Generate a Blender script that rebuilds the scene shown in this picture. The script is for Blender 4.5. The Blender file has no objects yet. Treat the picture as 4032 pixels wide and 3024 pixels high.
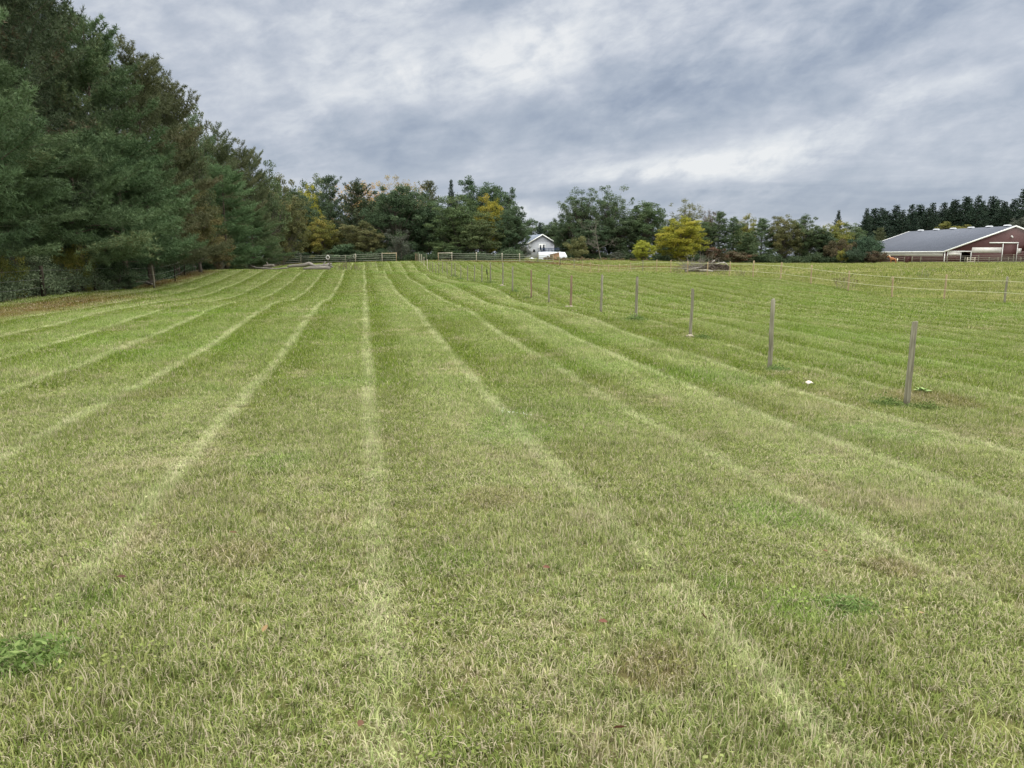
import bpy, math, random
import numpy as np
from mathutils import Vector, Euler, Matrix, Quaternion

random.seed(7)
RNG = np.random.default_rng(7)
scene = bpy.context.scene
COL = scene.collection
PI = math.pi

# ------------------------------------------------------------------ camera model
F, CX, CY = 3028.0, 2016.0, 1512.0
PITCH = math.radians(9.45)
EYE = 1.7
SP, CP = math.sin(PITCH), math.cos(PITCH)


def W(px, py, d):
    cx, cy = (px - CX) / F, -(py - CY) / F
    t = d / (CP + cy * SP)
    return np.array([cx * t, d, EYE + t * (-SP + cy * CP)])


# ------------------------------------------------------------------ terrain
ROW_NEAR = [(3567, 1610, 3588, 1265), (3031, 1444, 3046, 1178), (2718, 1334, 2727, 1136), (2504, 1258, 2511, 1090),
            (2367, 1233, 2370, 1083), (2247, 1212, 2251, 1085), (2161, 1195, 2163, 1082), (2092, 1172, 2094, 1064),
            (2018, 1149, 2020, 1049), (1980, 1126, 1980, 1035), (1932, 1115, 1932, 1034)]
ROW_FAR = [(1897, 1041, 49.9), (1868, 1043, 53.8), (1841, 1044, 57.7), (1814, 1045, 61.6), (1792, 1037, 65.5),
           (1778, 1036, 69.4), (1760, 1033, 73.3), (1742, 1031, 77.2), (1728, 1033, 81), (1716, 1039, 85),
           (1703, 1032, 89), (1692, 1032, 93), (1682, 1021, 97), (1669, 1012, 101), (1660.5, 1001, 105),
           (1652.5, 1000, 109), (1646, 995, 112), (1641.5, 998, 114), (1636, 998, 116)]
HP = 1.2
row_posts = []            # x, y, z_base, lean
for bx, by, tx, ty in ROW_NEAR:
    a = lambda y: math.tan(PITCH + math.atan((y - CY) / F))
    d = HP / (a(by) - a(ty))
    p = W(bx, by, d)
    row_posts.append((p[0], d, p[2]))
for px, py, d in ROW_FAR:
    p = W(px, py, d)
    row_posts.append((p[0], d, p[2] - HP))

TAPE = [(4130, 1096, 33), (3965, 1090, 36), (3726, 1081, 39.5), (3518, 1088, 43.2), (3345, 1066, 46.8), (3197, 1044, 50.4), (3077, 1032, 54),
        (2968, 1026, 58), (2874, 1029, 62.2), (2787, 1031, 66.5), (2709, 1027, 71), (2642, 1024, 75.5), (2587, 1022, 80.5),
        (2532, 1026, 85.5), (2484, 1033, 89.5), (2439, 1040, 93.5), (2397, 1041, 97), (2358, 1040, 100.5), (2325, 1032, 104),
        (2293, 1027, 107), (2261, 1022, 110), (2203, 1011, 113.5), (2178, 1003, 116)]
tape_posts = []
for px, py, d in TAPE:
    p = W(px, py, d)
    tape_posts.append((p[0], d, p[2] - 1.25))

ctrl = [(x, y, z, .6) for x, y, z in row_posts] + [(x, y, z, .8) for x, y, z in tape_posts]
for q in [(0, 0, 0), (4, 0, -.02), (-4, 0, 0), (0, -12, 0), (-3, 6, -.06), (0, 8, -.1), (3, 5, -.12), (-8, 14, -.12), (-2.9, 15.5, -.14),
          (8.1, 13, -.38), (14, 22, -.45), (12, 0, -.2), (-14, 10, -.05), (-20, 12, 0), (-30, 0, 0), (30, 10, -.5), (45, 30, -.6),
          (-60, 40, 0), (-60, 100, .4), (-90, 150, .5), (60, 40, -.5), (110, 60, -.4), (160, 120, -.2), (0, 260, .5), (-120, 260, .5),
          (-30, 170, .8), (10, 160, .8), (200, 260, -.3), (0, 420, .3), (-250, 300, .4), (260, 400, 0), (-60, -40, 0), (60, -40, -.3)]:
    ctrl.append((*q, 1.0))
for px, py, d in [(700, 1196, 28), (1200, 1196, 27), (300, 1216, 27), (1600, 1203, 27),
                  (750, 1189, 33), (1200, 1187, 33), (1600, 1178, 33), (800, 1160, 40), (1200, 1158, 40), (1600, 1148, 40),
                  (800, 1111, 50), (1100, 1110, 50), (1400, 1110, 50), (1600, 1108, 50),
                  (700, 1068, 60), (900, 1066, 62), (1150, 1066, 63), (1350, 1067, 63), (1550, 1072, 63), (1700, 1080, 62),
                  (2150, 1081, 62), (2300, 1080, 62), (2600, 1087, 58), (2450, 1084, 60), (2900, 1120, 45), (3400, 1230, 30),
                  (1060, 1043, 119), (1180, 1040, 118), (1300, 1038, 117), (1490, 1032, 116), (1800, 1030, 116), (2040, 1031, 116),
                  (0, 1192, 29), (300, 1158, 34), (520, 1140, 41), (740, 1077, 57), (900, 1064, 68),
                  (3900, 1106, 60), (3900, 1062, 90), (3300, 1052, 90), (3000, 1054, 85),
                  (3700, 1041, 150), (3000, 1043, 150), (3500, 1038, 190), (3716, 1034, 215), (4000, 1034, 190), (2700, 1041, 150), (2300, 1030, 150),
                  (2130, 1018, 230), (2400, 1024, 190), (2800, 1035, 200), (3300, 1036, 205)]:
    p = W(px, py, d)
    ctrl.append((p[0], p[1], p[2], 1.0))
for px, d, z in [(800, 76, .12), (1100, 76, .12), (1400, 76, .15), (1000, 92, .1), (1400, 95, .25), (1560, 78, .0)]:
    ctrl.append((W(px, 1060, d)[0], d, z, 1.0))
CT = np.array(ctrl)


def _phi(r2):
    return .5 * r2 * np.log(r2 + 1e-9)


_n = len(CT)
_D2 = ((CT[:, None, :2] - CT[None, :, :2]) ** 2).sum(-1)
_A = np.zeros((_n + 3, _n + 3))
_A[:_n, :_n] = _phi(_D2) + np.diag(CT[:, 3] * 14.0)
_A[:_n, _n] = 1
_A[:_n, _n + 1:] = CT[:, :2]
_A[_n, :_n] = 1
_A[_n + 1:, :_n] = CT[:, :2].T
_sol = np.linalg.solve(_A, np.concatenate([CT[:, 2], np.zeros(3)]))


def T(x, y):
    x = np.atleast_1d(np.asarray(x, float)); y = np.atleast_1d(np.asarray(y, float))
    xc = np.clip(x, -260, 270); yc = np.clip(y, -45, 430)
    out = np.empty(len(x))
    for i in range(0, len(x), 20000):
        s = slice(i, i + 20000)
        d2 = (xc[s, None] - CT[None, :, 0]) ** 2 + (yc[s, None] - CT[None, :, 1]) ** 2
        out[s] = _phi(d2) @ _sol[:_n] + _sol[_n] + _sol[_n + 1] * xc[s] + _sol[_n + 2] * yc[s]
    out += .012 * np.sin(x * 1.7 + .6 * y) * np.sin(y * 1.1 - .4 * x) + .02 * np.sin(x * .61 + 1.3) * np.sin(y * .53 + .4)
    return out


def tz(x, y):
    return float(T(x, y)[0])


def at(px, d):
    """point on the ground in the direction of picture column px at distance d"""
    z = 0.0
    x = (px - CX) / F * d
    for _ in range(4):
        t = d * CP + (EYE - z) * SP
        x = (px - CX) / F * t
        z = tz(x, d)
    return np.array([x, d, z])


def height_at(px, py, d):
    return W(px, py, d)[2]


# ------------------------------------------------------------------ node helpers
def srgb(r, g, b):
    f = lambda c: (c / 255 / 12.92) if c / 255 <= .04045 else ((c / 255 + .055) / 1.055) ** 2.4
    return (f(r), f(g), f(b), 1)


class G:
    def __init__(s, nt):
        s.nt = nt

    def n(s, typ, **kw):
        nd = s.nt.nodes.new(typ)
        for k, v in kw.items():
            setattr(nd, k, v)
        return nd

    def put(s, sock, v):
        if hasattr(v, 'is_linked') or isinstance(v, bpy.types.NodeSocket):
            s.nt.links.new(v, sock)
        else:
            sock.default_value = v

    def m(s, op, a, b=None, c=None, clamp=False):
        nd = s.n('ShaderNodeMath', operation=op, use_clamp=clamp)
        s.put(nd.inputs[0], a)
        if b is not None: s.put(nd.inputs[1], b)
        if c is not None: s.put(nd.inputs[2], c)
        return nd.outputs[0]

    def add(s, a, b): return s.m('ADD', a, b)
    def sub(s, a, b): return s.m('SUBTRACT', a, b)
    def mul(s, a, b): return s.m('MULTIPLY', a, b)

    def sm(s, v, lo, hi, a=0.0, b=1.0):
        nd = s.n('ShaderNodeMapRange', interpolation_type='SMOOTHSTEP')
        s.put(nd.inputs[0], v); s.put(nd.inputs[1], lo); s.put(nd.inputs[2], hi); s.put(nd.inputs[3], a); s.put(nd.inputs[4], b)
        return nd.outputs[0]

    def mix(s, f, a, b, blend='MIX'):
        nd = s.n('ShaderNodeMix', data_type='RGBA', blend_type=blend)
        s.put(nd.inputs[0], f); s.put(nd.inputs[6], a); s.put(nd.inputs[7], b)
        return nd.outputs[2]

    def xyz(s, v):
        nd = s.n('ShaderNodeSeparateXYZ'); s.put(nd.inputs[0], v); return nd.outputs[0], nd.outputs[1], nd.outputs[2]

    def vec(s, x, y, z):
        nd = s.n('ShaderNodeCombineXYZ')
        for i, v in enumerate((x, y, z)): s.put(nd.inputs[i], v)
        return nd.outputs[0]

    def noise(s, v, scale, detail=3, rough=.5, dist=0.0, color=False):
        nd = s.n('ShaderNodeTexNoise')
        s.put(nd.inputs['Vector'], v); nd.inputs['Scale'].default_value = scale; nd.inputs['Detail'].default_value = detail
        nd.inputs['Roughness'].default_value = rough; nd.inputs['Distortion'].default_value = dist
        return nd.outputs[1 if color else 0]

    def ramp(s, f, stops, interp='LINEAR'):
        nd = s.n('ShaderNodeValToRGB'); s.put(nd.inputs[0], f)
        cr = nd.color_ramp; cr.interpolation = interp
        while len(cr.elements) < len(stops): cr.elements.new(.5)
        for e, (p, c) in zip(cr.elements, stops): e.position = p; e.color = c
        return nd.outputs[0]


def new_mat(name):
    m = bpy.data.materials.new(name); m.use_nodes = True
    m.node_tree.nodes.clear()
    g = G(m.node_tree); out = g.n('ShaderNodeOutputMaterial')
    return m, g, out


def bsdf(g, out, color, rough=.8, spec=.3, normal=None, metal=0.0):
    b = g.n('ShaderNodeBsdfPrincipled')
    g.put(b.inputs['Base Color'], color); g.put(b.inputs['Roughness'], rough)
    b.inputs['Specular IOR Level'].default_value = spec; b.inputs['Metallic'].default_value = metal
    if normal is not None: g.nt.links.new(normal, b.inputs['Normal'])
    g.nt.links.new(b.outputs[0], out.inputs[0])
    return b


def simple(name, col, var=.18, scale=6, rough=.8, spec=.3, bump=0.0, stretch=(1, 1, 1), metal=0.0):
    m, g, out = new_mat(name)
    tc = g.n('ShaderNodeTexCoord')
    mp = g.n('ShaderNodeMapping'); g.put(mp.inputs[0], tc.outputs['Object']); mp.inputs['Scale'].default_value = stretch
    f = g.noise(mp.outputs[0], scale, 6, .6)
    lo = tuple(c * (1 - var) for c in col[:3]) + (1,); hi = tuple(min(1, c * (1 + var)) for c in col[:3]) + (1,)
    c = g.ramp(f, [(.3, lo), (.7, hi)])
    nrm = None
    if bump:
        bp = g.n('ShaderNodeBump'); bp.inputs['Strength'].default_value = bump; bp.inputs['Distance'].default_value = .02
        g.put(bp.inputs['Height'], f); nrm = bp.outputs[0]
    bsdf(g, out, c, rough, spec, nrm, metal)
    return m


# ------------------------------------------------------------------ turf colour (one field of colour over the whole paddock)
def turf_group():
    nt = bpy.data.node_groups.new('turf_colour', 'ShaderNodeTree')
    nt.interface.new_socket('Color', in_out='OUTPUT', socket_type='NodeSocketColor')
    nt.interface.new_socket('Dry', in_out='OUTPUT', socket_type='NodeSocketFloat')
    nt.interface.new_socket('Pasture', in_out='OUTPUT', socket_type='NodeSocketFloat')
    g = G(nt); out = g.n('NodeGroupOutput')
    pos = g.n('ShaderNodeNewGeometry').outputs['Position']
    x, y, z = g.xyz(pos)
    p2 = g.vec(x, y, 0.0)
    nA = g.noise(p2, .55, 3, .55)
    nB = g.noise(p2, 2.3, 4, .6)
    nC = g.noise(p2, .16, 2, .5)
    nD = g.noise(g.vec(g.add(x, 40), y, 3.3), .33, 3, .6)
    nE = g.noise(g.vec(x, g.add(y, 17), 9.1), 7.0, 3, .6)
    eleft = g.add(g.add(x, g.mul(g.sub(y, 29), .154)), 19.5)
    past = g.sm(g.add(g.sub(x, g.sub(23.2, g.mul(g.sub(y, 36), .2125))), g.mul(g.sub(nA, .5), .8)), -.35, .35)
    past = g.m('MAXIMUM', past, g.sm(y, 116.2, 117.4))
    # mower passes
    wob = g.mul(g.sub(g.noise(p2, .09, 2, .5), .5), .28)
    s = g.add(g.add(g.add(x, g.mul(y, .19)), wob), g.mul(g.sub(nB, .5), .16))
    k = g.m('DIVIDE', s, 1.6)
    saw = g.m('FRACT', k)
    cen = g.m('ABSOLUTE', g.sub(g.m('FRACT', g.add(k, .5)), .5))
    line = g.sm(cen, .01, .095, 1.0, 0.0)
    beyond = g.sm(s, 7.0, 8.0, 1.0, .65)
    amp = g.sm(g.noise(p2, .4, 3, .6), .28, .62, .35, 1.0)
    farfade = g.sm(y, 2.5, 11.0, .55, 1.0)
    nh = g.m('FLOOR', k)
    wn = g.n('ShaderNodeTexWhiteNoise', noise_dimensions='1D'); g.put(wn.inputs['W'], nh)
    passv = wn.outputs[0]
    band = g.m('MULTIPLY', g.mul(g.sm(saw, .22, .62), g.sm(saw, .93, 1.0, 1.0, .2)), g.sm(passv, 0, 1, .55, 1.1))
    edge = g.mul(g.mul(g.mul(band, amp), farfade), beyond)
    c = g.mix(edge, C_DARK, C_LIGHT)
    c = g.mix(g.mul(g.sm(nC, .45, .72), .55), c, C_LUSH)
    c = g.mix(g.mul(g.sm(nD, .56, .70), .40), c, C_OLIVE)
    near = g.sm(y, 4.0, 16.0, .34, 0.0)
    dry = g.m('ADD', g.mul(g.sm(g.add(g.mul(nA, .55), g.mul(nB, .45)), .50, .66), .55), near, clamp=True)
    dry = g.mul(dry, g.sm(y, 20, 50, 1.0, .45))
    c = g.mix(g.mul(dry, .75), c, C_DRY)
    lined = g.mul(g.mul(g.mul(g.mul(line, amp), beyond), g.sm(nB, .32, .62, .55, 1.2)), g.sm(y, 2.5, 12.0, .52, .66))
    c = g.mix(lined, c, C_LINE)
    for (wx, wy, r, amt) in LUSHP:
        dx, dy = g.sub(x, wx), g.sub(y, wy)
        d = g.m('SQRT', g.add(g.mul(dx, dx), g.mul(dy, dy)))
        c = g.mix(g.mul(g.sm(g.add(d, g.mul(g.sub(nB, .5), r * 1.2)), r * .3, r, 1.0, 0.0), amt * .55), c, (.170, .310, .060, 1))
    # pasture
    pn = g.noise(p2, .28, 5, .62)
    cp = g.mix(g.sm(pn, .38, .62), P_A, P_B)
    cp = g.mix(g.mul(g.sm(nA, .58, .72), .55), cp, P_DRY)
    cp = g.mix(g.mul(g.sm(nC, .52, .66), .5), cp, P_LUSH)
    c = g.mix(past, c, cp)
    # fallen needles along the pines, and bare worn ground
    lit = g.mul(g.mul(g.sm(g.add(eleft, g.mul(g.sub(nA, .5), 2.6)), .7, 2.0), g.sm(g.add(eleft, g.mul(g.sub(nA, .5), 3.0)), 3.0, 5.2, 1.0, 0.0)), g.sm(y, 31, 39, 1.0, 0.0))
    lit2 = g.mul(g.mul(g.sm(g.add(eleft, g.mul(g.sub(nA, .5), 2.0)), .9, 2.2, 1.0, 0.0), g.sm(y, 40, 45)), g.sm(y, 58, 66, 1.0, 0.0))
    lit = g.m('MAXIMUM', lit, lit2)
    c = g.mix(g.mul(lit, g.sm(nB, .3, .6, .4, .85)), c, LITTER)
    lane = g.mul(g.mul(g.sm(y, 113.6, 115.0), g.sm(y, 117, 119, 1.0, 0.0)), g.sm(nA, .4, .6, .3, .9))
    c = g.mix(lane, c, LITTER)
    for (wx, wy, r, amt) in BARE:
        dx, dy = g.sub(x, wx), g.sub(y, wy)
        d = g.m('SQRT', g.add(g.mul(dx, dx), g.mul(dy, dy)))
        c = g.mix(g.mul(g.sm(g.add(d, g.mul(g.sub(nB, .5), r * .9)), r * .45, r, 1.0, 0.0), amt), c, BARE_C)
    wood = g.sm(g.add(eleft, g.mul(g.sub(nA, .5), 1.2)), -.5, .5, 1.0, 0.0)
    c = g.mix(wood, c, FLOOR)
    c = g.mix(.45, c, g.mix(1.0, c, g.ramp(nE, [(.3, (.45, .45, .45, 1)), (.7, (1.3, 1.3, 1.25, 1))]), 'MULTIPLY'))  # random tone speckle, also imitating small shadows in the turf
    c = g.mix(g.mul(g.sm(g.noise(g.vec(x, g.mul(y, 1.0), 21.0), 1.3, 5, .68), .54, .66), .30), c, g.mix(1.0, c, (.62, .66, .55, 1), 'MULTIPLY'))  # dark mottling, tuft shadows put into the colour
    g.put(out.inputs[0], c); g.put(out.inputs[1], g.m('MAXIMUM', dry, wood)); g.put(out.inputs[2], past)
    return nt


C_DARK = (.186, .236, .050, 1)
C_LIGHT = (.345, .388, .165, 1)
C_LUSH = (.198, .308, .058, 1)
C_OLIVE = (.236, .234, .080, 1)
C_DRY = (.460, .398, .262, 1)
C_LINE = (.590, .598, .370, 1)
P_A = (.225, .245, .074, 1)
P_B = (.345, .352, .140, 1)
P_DRY = (.350, .310, .165, 1)
P_LUSH = (.190, .268, .060, 1)
LITTER = (.200, .115, .055, 1)
BARE_C = (.250, .180, .105, 1)
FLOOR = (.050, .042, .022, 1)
_b1 = W(3660, 1575, 10.9)
BARE = [(_b1[0], 10.9, .9, .5), (2.2, 4.2, .22, .5), (-.1, 5.5, .4, .35), (-4.6, 9.8, .7, .3), (3.1, 3.4, .3, .5), (0.6, 3.0, .25, .5), (-1.6, 4.3, .3, .4)]
def _spot(px, py):
    d = 3.0
    for _ in range(40):
        d *= 1 + .5 * (W(px, py, d)[2] + .1) / EYE
        d = min(max(d, 1.5), 60)
    return W(px, py, d)[0], d


LUSHP = [(*_spot(px, py), r, a_) for px, py, r, a_ in [(2020, 1690, .75, .6), (1250, 1250, 1.6, .35), (2040, 1620, .5, .5), (1080, 1830, .55, .5), (3040, 2020, .5, .7), (90, 2680, .28, .8), (2780, 1450, 1.3, .5),
         (3450, 1650, .9, .6), (2820, 2340, .2, .5), (3180, 2450, .35, .6), (1350, 1500, .9, .4), (600, 1560, 1.2, .35), (2350, 1420, 1.4, .4), (420, 2450, .35, .4), (1760, 2250, .35, .35)]]
TURF = turf_group()


def turf_nodes(g):
    gr = g.n('ShaderNodeGroup'); gr.node_tree = TURF
    return gr


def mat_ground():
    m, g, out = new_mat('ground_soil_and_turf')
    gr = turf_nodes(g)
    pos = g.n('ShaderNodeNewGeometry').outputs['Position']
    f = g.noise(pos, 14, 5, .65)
    c = g.mix(1.0, gr.outputs[0], g.ramp(f, [(.3, (.26, .24, .20, 1)), (.7, (.62, .58, .50, 1))]), 'MULTIPLY')  # turf colour darkened to imitate shade among the blades
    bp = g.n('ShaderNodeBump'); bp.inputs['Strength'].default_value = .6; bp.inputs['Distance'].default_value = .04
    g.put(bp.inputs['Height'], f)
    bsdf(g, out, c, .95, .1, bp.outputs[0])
    return m


def mat_blade():
    m, g, out = new_mat('grass_blade')
    gr = turf_nodes(g)
    tint = g.n('ShaderNodeAttribute', attribute_name='tint').outputs['Fac']
    rnd = g.n('ShaderNodeObjectInfo').outputs['Random']
    c = gr.outputs[0]
    var = g.ramp(g.m('FRACT', g.add(tint, g.mul(rnd, .37))), [(0, (.36, .46, .30, 1)), (.3, (.72, .86, .58, 1)), (.65, (1.08, 1.10, 1.0, 1)), (1, (1.42, 1.36, 1.45, 1))])
    c = g.mix(1.0, c, var, 'MULTIPLY')
    dryblade = g.m('GREATER_THAN', g.add(tint, g.mul(gr.outputs[1], .30)), .90)
    c = g.mix(g.mul(dryblade, .75), c, (.54, .46, .335, 1))
    d = g.n('ShaderNodeBsdfDiffuse'); g.put(d.inputs[0], c)
    t = g.n('ShaderNodeBsdfTranslucent'); g.put(t.inputs[0], c)
    mx = g.n('ShaderNodeMixShader'); mx.inputs[0].default_value = .22
    g.nt.links.new(d.outputs[0], mx.inputs[1]); g.nt.links.new(t.outputs[0], mx.inputs[2])
    g.nt.links.new(mx.outputs[0], out.inputs[0])
    return m


def foliage(name, dark, mid, light, accent=None, acc_amt=.12, transl=.28, hue=.06, rough=.7):
    """leaf colours picked by each leaf's own tint"""
    m, g, out = new_mat(name)
    tint = g.n('ShaderNodeAttribute', attribute_name='tint').outputs['Fac']
    clump = g.n('ShaderNodeAttribute', attribute_name='clump').outputs['Fac']
    rnd = g.n('ShaderNodeObjectInfo').outputs['Random']
    f = g.add(g.mul(tint, .40), g.mul(clump, .60))
    c = g.ramp(f, [(.1, (*dark, 1)), (.5, (*mid, 1)), (.9, (*light, 1))])
    if accent is not None:
        a = g.sm(g.add(g.mul(clump, .75), g.mul(tint, .25)), 1 - acc_amt * 1.3, 1 - acc_amt * .7)
        c = g.mix(a, c, (*accent, 1))
    hs = g.n('ShaderNodeHueSaturation')
    g.put(hs.inputs['Hue'], g.add(.5 - hue / 4, g.mul(rnd, hue / 2))); g.put(hs.inputs['Value'], g.add(.88, g.mul(rnd, .24)))
    g.put(hs.inputs['Color'], c)
    b = g.n('ShaderNodeBsdfPrincipled'); g.put(b.inputs['Base Color'], hs.outputs[0]); b.inputs['Roughness'].default_value = rough
    b.inputs['Specular IOR Level'].default_value = .18
    t = g.n('ShaderNodeBsdfTranslucent'); g.put(t.inputs[0], hs.outputs[0])
    mx = g.n('ShaderNodeMixShader'); mx.inputs[0].default_value = transl
    g.nt.links.new(b.outputs[0], mx.inputs[1]); g.nt.links.new(t.outputs[0], mx.inputs[2])
    g.nt.links.new(mx.outputs[0], out.inputs[0])
    return m


# ------------------------------------------------------------------ mesh helpers
def np_mesh(name, V, quads=None, tris=None, attrs=None, smooth=False, mats=()):
    V = np.asarray(V, np.float32)
    q = np.zeros((0, 4), np.int32) if quads is None else np.asarray(quads, np.int32).reshape(-1, 4)
    t = np.zeros((0, 3), np.int32) if tris is None else np.asarray(tris, np.int32).reshape(-1, 3)
    me = bpy.data.meshes.new(name)
    me.vertices.add(len(V)); me.vertices.foreach_set('co', V.ravel())
    loops = np.concatenate([q.ravel(), t.ravel()])
    me.loops.add(len(loops)); me.loops.foreach_set('vertex_index', loops)
    starts = np.concatenate([np.arange(len(q)) * 4, len(q) * 4 + np.arange(len(t)) * 3]).astype(np.int32)
    me.polygons.add(len(starts)); me.polygons.foreach_set('loop_start', starts)
    me.update(calc_edges=True)
    for k, (dom, arr) in (attrs or {}).items():
        a = me.attributes.new(k, 'FLOAT', dom); a.data.foreach_set('value', np.asarray(arr, np.float32))
    if smooth:
        me.polygons.foreach_set('use_smooth', np.ones(len(starts), bool))
    for m in mats: me.materials.append(m)
    return me


def link(name, me, parent=None, loc=None, mat=None):
    o = bpy.data.objects.new(name, me)
    COL.objects.link(o)
    if parent is not None: o.parent = parent
    if loc is not None: o.location = [float(v) for v in loc]
    if mat is not None:
        if not me.materials: me.materials.append(mat)
        o.material_slots[0].link = 'OBJECT'; o.material_slots[0].material = mat
    return o


def tag(o, label=None, cat=None, group=None, kind=None):
    if label: o['label'] = label
    if cat: o['category'] = cat
    if group: o['group'] = group
    if kind: o['kind'] = kind
    return o


def thing(name, loc, label, cat, group=None, rz=0.0, scale=None):
    o = bpy.data.objects.new(name, None); COL.objects.link(o)
    o.location = [float(v) for v in loc]; o.rotation_euler = (0, 0, rz); o.empty_display_size = .3
    if scale is not None: o.scale = scale
    return tag(o, label, cat, group)


class MB:
    """collects solids into one mesh"""
    def __init__(s): s.V = []; s.Q = []; s.T = []

    def poly(s, pts, quads, tris=()):
        b = len(s.V); s.V += [tuple(map(float, p)) for p in pts]
        s.Q += [tuple(b + i for i in q) for q in quads]; s.T += [tuple(b + i for i in t) for t in tris]
        return s

    def box(s, x0, x1, y0, y1, z0, z1):
        return s.poly([(x0, y0, z0), (x1, y0, z0), (x1, y1, z0), (x0, y1, z0), (x0, y0, z1), (x1, y0, z1), (x1, y1, z1), (x0, y1, z1)],
                      [(0, 3, 2, 1), (4, 5, 6, 7), (0, 1, 5, 4), (1, 2, 6, 5), (2, 3, 7, 6), (3, 0, 4, 7)])

    def bar(s, a, b, w, h, up=(0, 0, 1)):
        a, b = Vector(a), Vector(b); d = (b - a).normalized(); u = Vector(up)
        sd = d.cross(u)
        if sd.length < 1e-4: sd = d.cross(Vector((1, 0, 0)))
        sd.normalize(); u = sd.cross(d)
        P = []
        for p in (a, b):
            for i, j in ((-1, -1), (1, -1), (1, 1), (-1, 1)): P.append(p + sd * (i * w / 2) + u * (j * h / 2))
        return s.poly(P, [(0, 1, 2, 3), (7, 6, 5, 4), (0, 4, 5, 1), (1, 5, 6, 2), (2, 6, 7, 3), (3, 7, 4, 0)])

    def tube(s, pts, rad, k=8, cap=True, squash=None):
        pts = [Vector(p) for p in pts]
        b = len(s.V); n = len(pts)
        if not hasattr(rad, '__len__'): rad = [rad] * n
        for i, p in enumerate(pts):
            d = (pts[min(i + 1, n - 1)] - pts[max(i - 1, 0)]).normalized()
            ref = Vector((0, 0, 1)) if abs(d.z) < .9 else Vector((1, 0, 0))
            u = d.cross(ref).normalized(); v = u.cross(d)
            for j in range(k):
                a = 2 * PI * j / k
                q = p + (u * math.cos(a) * (squash or 1.0) + v * math.sin(a)) * rad[i]
                s.V.append(tuple(q))
        for i in range(n - 1):
            for j in range(k):
                s.Q.append((b + i * k + j, b + i * k + (j + 1) % k, b + (i + 1) * k + (j + 1) % k, b + (i + 1) * k + j))
        if cap:
            for i, flip in ((0, True), (n - 1, False)):
                c = len(s.V); s.V.append(tuple(pts[i]))
                for j in range(k):
                    t = (b + i * k + j, b + i * k + (j + 1) % k, c)
                    s.T.append(t if not flip else t[::-1])
        return s

    def mesh(s, name, smooth=False): return np_mesh(name, np.array(s.V), s.Q, s.T, smooth=smooth)

    def build(s, name, mat, parent=None, loc=None, smooth=False):
        return link(name, s.mesh(name, smooth), parent, loc, mat)


def unit(v): return v / (np.linalg.norm(v, axis=-1, keepdims=True) + 1e-9)


def leaf_cards(P, N, L, Wd, rng, direction=None):
    """diamond leaves: P centres, N normals, L lengths, Wd widths"""
    n = len(P)
    r = unit(rng.normal(size=(n, 3))) if direction is None else direction
    u = unit(r - (r * N).sum(1, keepdims=True) * N)
    v = np.cross(N, u)
    L = np.broadcast_to(L, (n,))[:, None]; Wd = np.broadcast_to(Wd, (n,))[:, None]
    V = np.stack([P - u * L * .5, P + v * Wd * .5 - u * L * .08, P + u * L * .5, P - v * Wd * .5 - u * L * .08], 1).reshape(-1, 3)
    return V, np.arange(4 * n).reshape(n, 4)

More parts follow.
